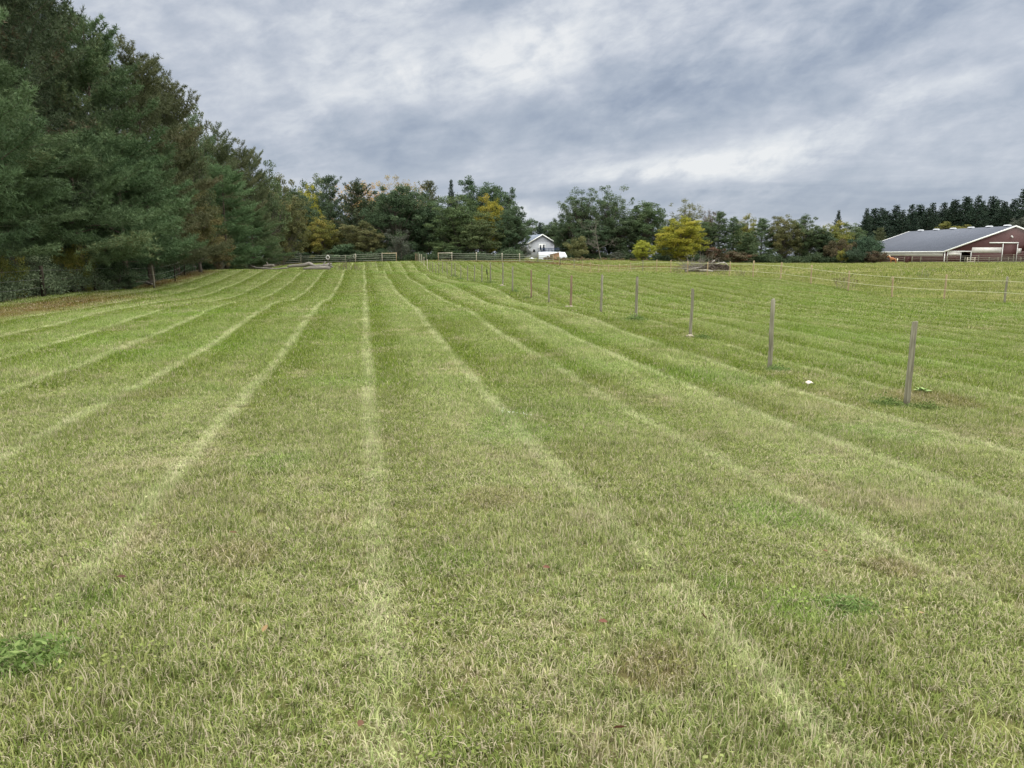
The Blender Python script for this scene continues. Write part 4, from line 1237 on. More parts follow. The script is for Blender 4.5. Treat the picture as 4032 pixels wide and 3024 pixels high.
for v, (_, r) in zip(me.skin_vertices[0].data, HV): v.radius = (r, r)
me.skin_vertices[0].data[0].use_root = True
ho.modifiers.new('sub', 'SUBSURF').render_levels = 2
MB().tube([(-.86, 0, 1.38), (-.98, 0, 1.2), (-1.0, .02, .9), (-.97, .03, .5)], [.05, .11, .12, .03], 8).build('tail', M['mane'], hr, smooth=True)
MB().tube([(1.08, 0, 2.02), (.92, 0, 1.86), (.76, 0, 1.62), (.6, 0, 1.48)], [.04, .07, .07, .03], 6).build('mane', M['mane'], hr, smooth=True)

# ------------------------------------------------------------------ house and yard
hp = at(2085.5, 225)
RZ = math.radians(17)
house = thing('house', hp, 'pale gray gabled house with a blue deck, mostly hidden by the dark maple', 'house', None, RZ)
HWD, HL, EHH, RHH = 7.5, 12.0, 4.6, 6.75
b = MB(); c = HWD / 2
b.box(0, HWD, 0, .12, -1, EHH); b.box(0, .12, .123, HL, -1, EHH); b.box(HWD - .12, HWD, .123, HL, -1, EHH); b.box(.123, HWD - .123, HL - .12, HL, -1, EHH)
for y0 in (0, HL - .12): b.poly([(0, y0, EHH), (HWD, y0, EHH), (c, y0, RHH), (0, y0 + .12, EHH), (HWD, y0 + .12, EHH), (c, y0 + .12, RHH)], [(1, 2, 5, 4), (2, 0, 3, 5)], [(0, 2, 1), (3, 4, 5)])
b.build('wall', M['siding'], house)
b = MB(); sl = (RHH - EHH) / c
for s in (-1, 1):
    xe = c + s * (c + .5); ze = EHH - sl * .5
    P = [(xe, -.4, ze), (c, -.4, RHH), (c, HL + .4, RHH), (xe, HL + .4, ze)]
    b.poly([(x, y, z + .02) for x, y, z in P] + [(x, y, z + .16) for x, y, z in P], [(0, 1, 2, 3), (4, 7, 6, 5), (0, 4, 5, 1), (3, 2, 6, 7), (0, 3, 7, 4)])
rf = b.build('roof', M['shingle'], house)
b = MB()
for s in (-1, 1): b.bar((c + s * (c + .5), -.45, EHH - sl * .5 + .05), (c, -.45, RHH + .05), .08, .3)
b.box(-.62, -.505, -.4, HL, EHH - sl * .5 - .12, EHH - sl * .5 + .14); b.box(-.05, .1, -.05, -.003, -1, EHH - .05)
b.build('trim', M['trim'], house)
wn_ = MB().box(.85, 1.75, -.06, -.004, 1.75, 2.7).build('window', M['trim'], house)
MB().box(.92, 1.68, -.075, -.063, 1.82, 2.63).build('pane', M['glass'], wn_)
dr = MB().box(2.75, 4.85, -.08, -.004, 2.0, 4.15).build('patio_door', M['trim'], house)
MB().box(3.05, 3.5, -.1, -.083, 2.5, 3.8).build('pane', M['glass'], dr); MB().box(3.95, 4.5, -.1, -.083, 2.2, 3.9).build('pane', M['glass'], dr)
dk = MB().box(2.4, 9.2, -3.0, -.09, 1.75, 1.95).build('deck', M['bluewood'], house)
b = MB()
for x in np.arange(2.45, 9.2, 1.1): b.box(x, x + .1, -2.98, -2.9, 1.95, 2.9); b.box(x, x + .12, -2.9, -2.78, -1, 1.75)
for x in np.arange(2.6, 9.1, .16): b.box(x, x + .05, -2.96, -2.92, 2.05, 2.8)
b.box(2.4, 9.25, -3.02, -2.88, 2.8, 2.92); b.box(2.4, 2.5, -2.87, -.1, 2.8, 2.92)
b.build('railing', M['bluewood'], dk)
b = MB(); b.poly([(-4.5, 1.5, 2.6), (-.03, 1.5, 3.2), (-.03, 8, 3.2), (-4.5, 8, 2.6)], [(0, 1, 2, 3)]); b.poly([(-3.5, -1.5, .8), (-.8, -1.5, .95), (-.8, -.2, 2.2), (-3.5, -.2, 2.2)], [(0, 1, 2, 3)])
lr = b.build('porch_roof', M['shingle'], house); md = lr.modifiers.new('t', 'SOLIDIFY'); md.thickness = .14

s0 = at(2121, 150); s1 = at(2233, 150); L = s1[0] - s0[0]
sh = thing('hoop_shelter', s0, 'long low white tarp shelter in the yard before the house', 'shelter')
b = MB(); n = 12; prof = [(math.cos(PI * j / n), max(0, math.sin(PI * j / n)) ** .6) for j in range(n + 1)]
P = []
secs = [(0, 1.0), (L * .33, 1.02), (L * .66, 1.0), (L * .93, .98), (L, .62)]
for xx, hh in secs: P += [(xx, 1.2 + p * 1.2, -.2 + 1.8 * q * hh) for p, q in prof]
m_ = n + 1
b.poly(P, [(i * m_ + j, i * m_ + j + 1, (i + 1) * m_ + j + 1, (i + 1) * m_ + j) for i in range(len(secs) - 1) for j in range(n)])
b.build('cover', M['tarp'], sh)
MB().box(L * .46, L * .46 + .5, -.12, -.03, 0, 1.1).build('door_flap', M['panel'], sh)
b = MB()
for xx in (0.02, L * .33, L * .66, L * .97): b.bar((xx, -.06, -.2), (xx, -.06, .95), .06, .05)
b.build('hoop_frame', M['rail'], sh)
p = at(2166, 141); wsd = thing('wooden_shed', p, 'small plywood shed with slanting roof before the white shelter', 'shed')
b = MB(); b.poly([(0, 0, -.2), (1.65, 0, -.2), (1.65, 1.3, -.2), (0, 1.3, -.2), (0, 0, 1.1), (1.65, 0, 1.5), (1.65, 1.3, 1.5), (0, 1.3, 1.1)], [(0, 1, 5, 4), (1, 2, 6, 5), (2, 3, 7, 6), (3, 0, 4, 7)]); b.build('wall', M['plywood'], wsd)
MB().bar((-.35, .6, 1.10), (1.85, .6, 1.62), 1.9, .07).build('roof', M['panel'], wsd)
MB().box(.1, .45, -.04, -.004, 0, .9).build('door', M['dim'], wsd)
for px, d, rx, lb in [(2094, 165, 1.0, 'heap of white tarps and scrap beside the house wall'), (2243, 150, .9, 'white scrap heap at the rounded end of the shelter')]:
    o = link('scrap_heap', lump_mesh('scrap_heap', px, rx, .5, .25, 26, .22), None, at(px, d), M['tarp']); tag(o, lb, 'heap')
o = link('pale_stone', lump_mesh('pale_stone', 3, .05, .05, .0, 4, .13), None, at(2152, 111), M['stone']); tag(o, 'single pale stone on the mown grass before the yard fence', 'stone')

# ------------------------------------------------------------------ trees
PROTO = {}


def proto(key, kind, n, H, R, **kw):
    PROTO[key] = []
    for k in range(n):
        f = {'pine': pine_meshes, 'broad': broad_meshes}[kind]
        PROTO[key].append((*f(sum(map(ord, key)) * 7 + k * 13, H=H, R=R, **kw), H, 2 * R))


proto('wpine', 'pine', 3, 12, 3.3, z0=.7, per=11, nl=.23, nw=.032, step=.15, whorl=.95, nb=7, rise=.04, gaps=.16, prof=.52, twig=.66, lobes=.38)
proto('wpine_high', 'pine', 3, 12, 3.1, z0=2.2, per=11, nl=.22, nw=.032, step=.15, whorl=.95, nb=7, rise=.06, gaps=.16, prof=.52, twig=.66, lobes=.38)
proto('bough', 'pine', 2, 7.5, 3.4, z0=1.7, per=11, nl=.23, nw=.032, step=.15, whorl=.75, nb=7, rise=.02, gaps=.10, prof=.5, twig=.65, lobes=.36)
proto('rpine', 'pine', 2, 12, 3.0, z0=1.2, per=16, nl=.24, nw=.032, step=.27, whorl=.58, nb=7, rise=.16, spread=1.3, twig=.42, prof=.38, gaps=.08, tipup=.5)
proto('farpine', 'pine', 2, 11, 3.0, z0=.5, per=5, nl=.42, nw=.10, step=.34, whorl=.6, rise=.08)
proto('farred', 'pine', 2, 12, 2.6, z0=.8, per=7, nl=.36, nw=.08, step=.36, whorl=.62, rise=.2, spread=1.1, prof=.5)
proto('spruce', 'pine', 4, 20, 4.4, z0=1.0, per=4, nl=.80, nw=.17, step=.5, whorl=.72, nb=8, rise=-.05, droop=.28, prof=.95, gaps=.05, lobes=.24, trunk_r=.22, thin_top=.62)
proto('round', 'broad', 4, 12, 4.0, z0=.7, clumps=260, cr=.74, leaves=110, leaf=.23, stems=1, shell=.38, jag=.2)
proto('nearoak', 'broad', 2, 11, 3.2, z0=.8, clumps=120, cr=.72, leaves=230, leaf=.15, aspect=.55, flat=.7, hang=.3)
proto('open', 'broad', 2, 16, 4.6, z0=3.2, clumps=230, cr=.66, leaves=75, leaf=.24, jag=.32, shell=.5, trunk_r=.22, flat=1.0)
proto('thin', 'broad', 2, 13, 3.6, z0=2.0, clumps=260, cr=.52, leaves=42, leaf=.20, jag=.35, shell=.5, trunk_r=.16, flat=1.1)
proto('tier', 'broad', 2, 9, 3.6, z0=.6, clumps=150, cr=.85, leaves=130, leaf=.26, aspect=.35, flat=.32, hang=.35, jag=.35, stems=3, up=.7, trunk_r=.13)
proto('bush', 'broad', 3, 3, 1.9, z0=.15, clumps=60, cr=.48, leaves=120, leaf=.17, stems=4, trunk_r=.06, jag=.3)
proto('nearbush', 'broad', 2, 2.6, 1.5, z0=.1, clumps=80, cr=.34, leaves=110, leaf=.085, stems=5, trunk_r=.035, jag=.3)
proto('twig', 'broad', 2, 4.5, 1.9, z0=.5, clumps=70, cr=.42, leaves=55, leaf=.14, stems=3, trunk_r=.06, jag=.5, up=.1)
proto('dome', 'broad', 2, 4, 3.2, z0=.2, clumps=110, cr=.62, leaves=130, leaf=.22, aspect=.4, stems=4, trunk_r=.07, jag=.15, shell=.3, up=.2)
COUNT = {}


def tree(kind, px, d, top, wpx, mat, name, label, cat='tree', group=None, bark='bark_gray', rz=None):
    k = COUNT.get(kind, 0); COUNT[kind] = k + 1
    wood, crown, H, Wd = PROTO[kind][k % len(PROTO[kind])]
    p = at(px, d)
    h = height_at(px, top, d) - p[2]
    sxy = wpx / F * d / Wd
    t = thing(name, p, label, cat, group, (k * 2.39 + px * .013) if rz is None else rz, (sxy, sxy, h / H))
    link('trunk' if cat == 'tree' else 'stem', wood, t, mat=M[bark])
    link('crown' if cat == 'tree' else 'foliage', crown, t, mat=M[mat])
    return t


DEEP = 'dark pines deeper in the wood'
TREES = [
    # pine wood along the paddock
    ('wpine', -260, 28, -560, 720, 'wpine', 'pine_tree', 'huge dark pine running off the frame edge and top', 'tree', None, 'bark'),
    ('rpine', 70, 37, -260, 640, 'rpine', 'pine_tree', 'tallest dark tufted pine in the wood, its top out of view', 'tree', None, 'bark'),
    ('wpine_high', 10, 31.5, 210, 660, 'wpine', 'pine_tree', 'broad feathery blue-green pine standing in front of the tallest pine', 'tree', None, 'bark'),
    ('rpine', 255, 42, -60, 430, 'rpine', 'pine_tree', 'second tallest dark tufted pine, beside the tallest one', 'tree', None, 'bark'),
    ('wpine_high', 420, 44, 70, 470, 'wpine', 'pine_tree', 'tall pine with spiky candle tips against the sky above two visible trunks', 'tree', None, 'bark'),
    ('wpine_high', 600, 48, 165, 400, 'larch', 'pine_tree', 'olive-tinged spiky pine just down the row from the candle-tipped pine', 'tree', None, 'bark'),
    ('bough', 500, 42.5, 560, 560, 'wpine', 'pine_tree', 'low spreading pine showing a pale bare trunk above the leaf litter', 'tree', None, 'bark'),
    ('bough', 330, 37.5, 560, 560, 'wpine', 'pine_tree', 'feathery pine reaching long level boughs over the yellow bush', 'tree', None, 'bark'),
    ('bough', 596, 46, 620, 440, 'wpine', 'pine_tree', 'pine with a thick trunk beside the leaning gray fence post', 'tree', None, 'bark'),
    ('wpine', 700, 55, 305, 360, 'larch', 'pine_tree', 'olive pine behind the turning brown oak', 'tree', None, 'bark'),
    ('open', 765, 63, 410, 210, 'oak', 'leafy_tree', 'loose leafy treetop poking from the pine wood into the sky', 'tree', None),
    ('nearoak', 790, 58.5, 735, 210, 'oak_brown', 'oak_tree', 'brown and gold turning oak at the wood edge before the bright green pine', 'tree', None),
    ('nearbush', 868, 64, 935, 150, 'oak_brown', 'shrub', 'brownish gold bush below the turning oak', 'shrub', None),
    ('wpine', 895, 68, 655, 300, 'wpine_bright', 'pine_tree', 'bright blue-green feathery pine, the freshest green in the wood', 'tree', None, 'bark'),
    ('wpine', 885, 74, 515, 230, 'larch', 'pine_tree', 'brown-tipped pine rising directly behind the bright green pine', 'tree', None, 'bark'),
    ('wpine', 965, 84, 580, 200, 'larch', 'pine_tree', 'brownish pine one step farther than the brown-tipped pine', 'tree', None, 'bark'),
    ('wpine', 1015, 88, 603, 180, 'larch', 'pine_tree', 'brownish ragged pine, middle of the stepped skyline trees', 'tree', None, 'bark'),
    ('open', 1062, 96, 642, 190, 'oak', 'leafy_tree', 'gray-green leafy tree low in the stepped skyline', 'tree', None),
    ('round', 1118, 106, 690, 190, 'olive', 'leafy_tree', 'dull olive tree at the foot of the stepped skyline', 'tree', None),
    ('wpine', 1000, 82, 800, 230, 'wpine_bright', 'pine_tree', 'small green pine behind the dark short log', 'tree', None, 'bark'),
    ('twig', 1085, 112, 830, 190, 'grayshrub', 'leafy_tree', 'gray twiggy half-bare tree behind the wooden end frame of the fence', 'tree', None),
    ('round', 1165, 126, 735, 210, 'oak_dark', 'leafy_tree', 'dark round tree between the twiggy gray tree and the yellow-green one', 'tree', None),
    ('wpine', 150, 52, -60, 420, 'wpine', 'pine_tree', 'dark pine in the gloom behind the front row of the wood', 'tree', DEEP, 'bark'),
    ('wpine', 340, 56, 60, 400, 'wpine', 'pine_tree', 'dark pine in the gloom behind the front row of the wood', 'tree', DEEP, 'bark'),
    ('wpine', 500, 62, 170, 360, 'wpine', 'pine_tree', 'dark pine in the gloom behind the front row of the wood', 'tree', DEEP, 'bark'),
    ('wpine', 640, 70, 330, 330, 'wpine', 'pine_tree', 'dark pine in the gloom behind the front row of the wood', 'tree', DEEP, 'bark'),
    ('wpine', -40, 46, -150, 450, 'wpine', 'pine_tree', 'dark pine in the gloom behind the front row of the wood', 'tree', DEEP, 'bark'),
    ('wpine', 770, 82, 480, 300, 'wpine', 'pine_tree', 'dark pine in the gloom behind the front row of the wood', 'tree', DEEP, 'bark'),
    ('wpine', 860, 96, 600, 260, 'wpine', 'pine_tree', 'dark pine in the gloom behind the front row of the wood', 'tree', DEEP, 'bark'),
    ('wpine', 950, 112, 680, 240, 'wpine', 'pine_tree', 'dark pine in the gloom behind the front row of the wood', 'tree', DEEP, 'bark'),
    # shrubs along the wire fence
    ('nearbush', 305, 36.5, 950, 150, 'ygreen', 'shrub', 'yellow-leaved bush glowing under the pine boughs', 'shrub', None),
    ('nearbush', 120, 33.4, 985, 250, 'bramble', 'shrub', 'gray-green bush behind the dark mossy fence post', 'shrub', None),
    ('nearbush', 455, 40, 1015, 240, 'shrub', 'shrub', 'dark green bush beside the pale trunk at the wood edge', 'shrub', None),
    ('nearbush', 370, 38.5, 985, 190, 'shrub', 'shrub', 'green bush between the yellow bush and the pale trunk', 'shrub', None),
    ('nearbush', 15, 31.5, 985, 190, 'ygreen', 'shrub', 'olive yellow bush at the frame edge under the pines', 'shrub', None),
    ('nearbush', 505, 40.5, 1085, 120, 'shrub', 'shrub', 'small deep green bush spilling on the turf by the leaf litter', 'shrub', None),
    ('nearbush', 815, 70, 1030, 150, 'bramble', 'shrub', 'gray-green bramble bush below the brownish gold bush', 'shrub', None),
    ('nearbush', 925, 82, 1020, 110, 'ygreen', 'shrub', 'small yellow-green bush at the foot of the bright pine', 'shrub', None),
    # behind the far fence
    ('round', 1245, 150, 688, 170, 'oak', 'leafy_tree', 'round green treetop behind the yellow leaf spray', 'tree', None),
    ('thin', 1225, 143, 732, 110, 'yellow', 'leafy_tree', 'thin bright yellow leaf spray beside the dark pines', 'tree', None),
    ('farred', 1310, 136, 703, 150, 'rpine', 'pine_tree', 'dark pine on the yellow spray side of the matching pair', 'tree', None, 'bark'),
    ('farred', 1410, 133, 722, 170, 'rpine', 'pine_tree', 'dark cone-shaped pine in front of the pale orange tree', 'tree', None, 'bark'),
    ('thin', 1445, 168, 698, 230, 'orange', 'leafy_tree', 'pale orange thin-leaved tree rising behind the dark cone-shaped pine', 'tree', None),
    ('round', 1262, 124, 850, 170, 'ygreen', 'leafy_tree', 'yellow-green small tree behind the first white ring', 'tree', None),
    ('round', 1425, 125, 872, 190, 'olive', 'leafy_tree', 'dull olive-brown small tree behind the second ring', 'tree', None),
    ('round', 1565, 130, 722, 240, 'oak_dark', 'leafy_tree', 'big dense dark green oak beside the end frame of the ring fence', 'tree', None),
    ('round', 1665, 134, 745, 200, 'oak_dark', 'leafy_tree', 'dark green oak over the shadowed gap behind the last bare posts', 'tree', None),
    ('round', 1610, 141, 860, 190, 'oak_dark', 'leafy_tree', 'low dark tree closing the gap behind the last bare posts', 'tree', None),
    ('thin', 1560, 166, 695, 160, 'pale', 'leafy_tree', 'pale yellow treetop above the big dark oak, taller of two', 'tree', None),
    ('thin', 1645, 170, 705, 150, 'pale', 'leafy_tree', 'pale yellow treetop above the big dark oak, lower of two', 'tree', None),
    ('farred', 1692, 152, 722, 120, 'larch', 'pine_tree', 'brownish dark pine top behind the dark oaks', 'tree', None, 'bark'),
    ('twig', 1572, 121.5, 905, 120, 'grayshrub', 'leafy_tree', 'gray half-bare small apple tree in front of the big dark oak', 'tree', None),
    ('spruce', 1780, 152, 708, 85, 'spruce', 'spruce_tree', 'narrow dark spruce behind the light green ash', 'tree', None, 'bark'),
    ('round', 1855, 154, 696, 190, 'oak_dark', 'leafy_tree', 'tall dark maple topping the clump behind the light green ash', 'tree', None),
    ('round', 1968, 152, 722, 180, 'oak_dark', 'leafy_tree', 'tall dark maple behind the yellow tree, on the house side', 'tree', None),
    ('tier', 1800, 127, 765, 230, 'ash', 'leafy_tree', 'light green layered ash tree, taller of the two', 'tree', None),
    ('tier', 1885, 125, 840, 210, 'ash', 'leafy_tree', 'light green layered ash tree, lower, below the yellow tree', 'tree', None),
    ('round', 1928, 133, 768, 140, 'gold', 'leafy_tree', 'golden yellow tree rising above the light green ash', 'tree', None),
    ('round', 2010, 129, 808, 150, 'oak_dark', 'leafy_tree', 'dark maple covering the side of the gray house', 'tree', None),
    ('tier', 1760, 123, 952, 130, 'ash', 'leafy_tree', 'low bright green layered bush behind the pale fence frame', 'tree', None),
    ('round', 1725, 142, 800, 170, 'oak_dark', 'leafy_tree', 'dark tree filling the hollow between the oaks and the ash', 'tree', None),
    ('round', 1490, 142, 765, 180, 'oak_dark', 'leafy_tree', 'dark tree between the cone-shaped pine and the big oak', 'tree', None),
    ('round', 1345, 146, 800, 200, 'oak_dark', 'leafy_tree', 'dark tree filling behind the two dark pines', 'tree', None),
    ('round', 1180, 142, 790, 200, 'oak', 'leafy_tree', 'mid green tree behind the dark round tree by the gray twiggy one', 'tree', None),
    ('bush', 1345, 122, 960, 150, 'shrub', 'shrub', 'green bush behind the rails between the two rings', 'shrub', None),
    ('bush', 1180, 123, 985, 150, 'shrub', 'shrub', 'green bush behind the second gray post of the ring fence', 'shrub', None),
    # round the house
    ('round', 2085, 268, 862, 150, 'cotton', 'leafy_tree', 'pale green tree behind the house roof', 'tree', None),
    ('spruce', 2124, 258, 876, 75, 'spruce', 'spruce_tree', 'dark spruce standing behind the house roof ridge', 'tree', None, 'bark'),
    ('round', 2172, 266, 868, 140, 'cotton', 'leafy_tree', 'pale green tree between the house and the cottonwoods', 'tree', None),
    ('bush', 2060, 205, 965, 60, 'grayshrub', 'shrub', 'gray-green bush against the shaded side of the house', 'shrub', None),
    # far side of the pasture
    ('open', 2285, 208, 742, 200, 'cotton', 'cottonwood_tree', 'tall airy cottonwood nearer the house', 'tree', None),
    ('open', 2398, 206, 737, 200, 'cotton', 'cottonwood_tree', 'tall airy cottonwood above the dead leaning tree', 'tree', None),
    ('round', 2236, 214, 828, 120, 'oak_dark', 'leafy_tree', 'dark green tree beside the gabled house wall', 'tree', None),
    ('round', 2330, 200, 868, 190, 'oak_dark', 'leafy_tree', 'dark low tree under the two cottonwoods', 'tree', None),
    ('round', 2440, 203, 850, 180, 'oak_dark', 'leafy_tree', 'dark tree between the dead tree and the lime yellow tree', 'tree', None),
    ('bush', 2272, 186, 930, 95, 'olive', 'shrub', 'rounded olive-brown bush at the scrap heap', 'shrub', None),
    ('twig', 2425, 186, 985, 75, 'grayshrub', 'shrub', 'low gray-green twiggy bush beside the dead tree base', 'shrub', None),
    ('round', 2535, 206, 788, 190, 'oak', 'leafy_tree', 'round green tree directly behind the lime yellow tree', 'tree', None),
    ('round', 2615, 212, 846, 150, 'oak', 'leafy_tree', 'lower green tree behind the golden tree', 'tree', None),
    ('thin', 2700, 216, 788, 170, 'olive', 'leafy_tree', 'thin see-through treetop above the golden tree', 'tree', None),
    ('round', 2529, 179, 946, 88, 'lime', 'leafy_tree', 'small lime yellow tree standing alone before the treeline', 'tree', None),
    ('round', 2682, 191, 850, 200, 'gold', 'leafy_tree', 'large golden yellow tree, brightest across the pasture', 'tree', None),
    ('round', 2765, 206, 868, 130, 'oak', 'leafy_tree', 'green tree at the pine side of the golden tree', 'tree', None),
    ('thin', 2785, 220, 815, 110, 'redshrub', 'leafy_tree', 'sparse reddish treetop between the golden tree and the pines', 'tree', None),
    ('farpine', 2826, 207, 838, 130, 'wpine', 'pine_tree', 'dark pine closest to the golden tree', 'tree', None, 'bark'),
    ('farpine', 2885, 205, 860, 150, 'wpine', 'pine_tree', 'dark blue-green pine in front of the small yellow treetop', 'tree', None, 'bark'),
    ('round', 2932, 218, 845, 110, 'ygreen', 'leafy_tree', 'yellow-green treetop peeking between the dark pines', 'tree', None),
    ('farpine', 2994, 205, 864, 140, 'wpine', 'pine_tree', 'dark pine beside the pale olive tree', 'tree', None, 'bark'),
    ('farpine', 2945, 200, 920, 130, 'wpine', 'pine_tree', 'shorter dark pine between the taller pines', 'tree', None, 'bark'),
    ('round', 3077, 205, 848, 150, 'olive', 'leafy_tree', 'pale olive tree between the dark pines and the brownish oak', 'tree', None),
    ('round', 3165, 207, 846, 150, 'oak', 'leafy_tree', 'brownish green oak beside the pale olive tree', 'tree', None),
    ('round', 3228, 206, 898, 130, 'oak_dark', 'leafy_tree', 'low dark green tree under the bright yellow-green one', 'tree', None),
    ('spruce', 3287, 245, 830, 75, 'spruce', 'spruce_tree', 'lone dark spruce tip standing above the yellow-green tree', 'tree', None, 'bark'),
    ('round', 3280, 217, 870, 140, 'ygreen', 'leafy_tree', 'bright yellow-green tree below the lone spruce tip', 'tree', None),
    ('round', 3350, 235, 880, 130, 'oak', 'leafy_tree', 'green tree between the yellow-green tree and the barn spruces', 'tree', None),
    ('dome', 3395, 199, 930, 150, 'juniper', 'shrub', 'big rounded green juniper next to the barn roof', 'shrub', None),
    ('dome', 3305, 199, 938, 130, 'redshrub', 'shrub', 'dark reddish rounded bush beside the big juniper', 'shrub', None),
    ('dome', 3362, 191, 983, 100, 'juniper', 'shrub', 'small bright green juniper in front of the big one', 'shrub', None),
    ('dome', 3440, 191, 986, 105, 'redshrub', 'shrub', 'reddish brown bush behind the horse', 'shrub', None),
    ('bush', 3312, 192, 980, 45, 'ygreen', 'shrub', 'narrow upright yellow-green bush before the reddish bush', 'shrub', None),
    ('bush', 2812, 189, 970, 90, 'redshrub', 'shrub', 'reddish bush behind the brush pile', 'shrub', None),
    ('bush', 2905, 191, 988, 120, 'redshrub', 'shrub', 'low brown bush at the foot of the dark pines', 'shrub', None),
    ('round', 3724, 285, 874, 175, 'ygreen', 'leafy_tree', 'yellow-green tree crown over the barn ridge', 'tree', None),
    ('round', 4015, 280, 848, 140, 'grayshrub', 'leafy_tree', 'gray-green tree behind the barn gable peak', 'tree', None),
    ('farpine', 3455, 285, 900, 90, 'larch', 'pine_tree', 'short brownish conifer in front of the spruces at the barn roof end', 'tree', None, 'bark'),
]
for t in TREES:
    kind, px, d, top, w, mat, name, label, cat, group = t[:10]
    tree(kind, px, d, top, w, mat, name, label, cat, group, t[10] if len(t) > 10 else 'bark_gray')
SPR = [(3398, 824, 80), (3432, 820, 90), (3464, 820, 80), (3508, 810, 95), (3545, 830, 85), (3572, 805, 95), (3610, 807, 90), (3636, 822, 85), (3661, 802, 90), (3697, 798, 90), (3729, 795, 90), (3748, 788, 85),
       (3777, 778, 95), (3796, 779, 85), (3827, 773, 95), (3852, 792, 85), (3877, 778, 95), (3912, 786, 95), (3938, 795, 90), (3966, 785, 95), (4006, 749, 110), (4045, 752, 110), (4085, 765, 110)]
for i, (px, top, w) in enumerate(SPR):
    lone = i in (20,)
    tree('spruce', px, 298 + (i * 37 % 7) * 5, top, w * (1.35, 1.9, 1.55, 2.2, 1.7)[i * 3 % 5], 'spruce', 'spruce_tree', 'tallest dark spruce behind the barn gable' if lone else 'dark spruce in the close row behind the barn roof', 'tree',
         None if lone else 'dark spruces in a row behind the barn', 'bark')
# second tier of spruce closing the row
for i, px in enumerate(range(3420, 4100, 48)):
    tree('spruce', px, 322, 835 - (px - 3420) * .06 + (px * 7 % 25), 190, 'spruce', 'spruce_tree', 'dark spruce in the close row behind the barn roof', 'tree', 'dark spruces in a row behind the barn', 'bark')
# dead tree
p = at(2368, 188)
t = thing('dead_tree', p, 'bare gray dead tree leaning before the cottonwoods', 'tree')
link('trunk', bare_mesh(9, height_at(2345, 850, 188) - p[2], .11), t, mat=M['brush'])


# ------------------------------------------------------------------ undergrowth that reads as one mass
def undergrowth(name, label, path, width, hmean, n, leaf, mat, seed):
    rng = np.random.default_rng(seed)
    A = np.array([at(px, d)[:2] for px, d in path])
    seg = np.linalg.norm(np.diff(A, axis=0), axis=1); cum = np.concatenate([[0], np.cumsum(seg)])
    nc = n // 60
    s = rng.random(nc) * cum[-1]
    i = np.clip(np.searchsorted(cum, s) - 1, 0, len(seg) - 1)
    f = ((s - cum[i]) / seg[i])[:, None]
    dirv = unit(A[i + 1] - A[i]); nrm = np.stack([-dirv[:, 1], dirv[:, 0]], 1)
    C = A[i] * (1 - f) + A[i + 1] * f + nrm * (rng.random(nc)[:, None] * width)
    hh = hmean * (.55 + .45 * np.sin(s * .9 + seed) * np.sin(s * .37)) * rng.uniform(.5, 1.2, nc)
    zb = T(C[:, 0], C[:, 1])
    k = np.repeat(np.arange(nc), 60)
    r = .32 * hmean
    P = np.column_stack([C, zb + hh * .75])[k] + unit(rng.normal(size=(nc * 60, 3))) * (rng.random((nc * 60, 1)) ** .5) * r
    P[:, 2] = np.maximum(P[:, 2], zb[k] + .03)
    N = unit(rng.normal(size=P.shape) * .9 + np.array([0, -.2, .5]))
    L = leaf * rng.uniform(.6, 1.4, len(P))
    V, q = leaf_cards(P, N, L, L * .6, rng)
    o = link(name, np_mesh(name, V, q, None, {'tint': ('FACE', rng.random(len(P))), 'clump': ('FACE', rng.random(nc)[k])}), mat=M[mat])
    tag(o, label, 'undergrowth', kind='stuff')


undergrowth('bramble_undergrowth', 'gray-green brambles spilling along the old wire fence', [(-300, 25), (0, 29.5), (150, 32), (300, 35), (420, 38.5), (520, 41.5)], 2.0, 1.35, 48000, .085, 'bramble', 1)
undergrowth('woodland_undergrowth', 'weedy undergrowth along the far stretch of the pine wood', [(640, 49), (740, 57), (800, 65), (880, 76), (960, 92), (1030, 112)], 2.2, 1.0, 30000, .12, 'shrub', 2)
undergrowth('wood_understorey', 'dim leafy understorey filling the wood behind the wire fence', [(-400, 34), (-100, 40), (100, 45), (300, 50), (480, 56), (620, 66), (760, 80), (860, 98), (960, 118)], 4.0, 3.4, 80000, .2, 'oak_dark', 6)
undergrowth('fence_undergrowth', 'dark weedy undergrowth behind the far rail fence', [(1030, 122), (1250, 121), (1500, 119), (1620, 121), (1720, 121), (1900, 119.5), (2060, 120)], 7.0, 2.0, 60000, .22, 'oak_dark', 3)
undergrowth('treeline_undergrowth', 'scrubby undergrowth along the treeline across the pasture', [(2230, 196), (2500, 196), (2800, 195), (3100, 197), (3300, 196), (3440, 196)], 12.0, 2.8, 80000, .32, 'oak_dark', 4)
undergrowth('yard_weeds', 'tall brownish weeds along the yard edge and dead tree', [(2190, 128), (2260, 140), (2330, 168), (2450, 180), (2560, 184)], 3.0, .8, 9000, .2, 'dryweed', 5)

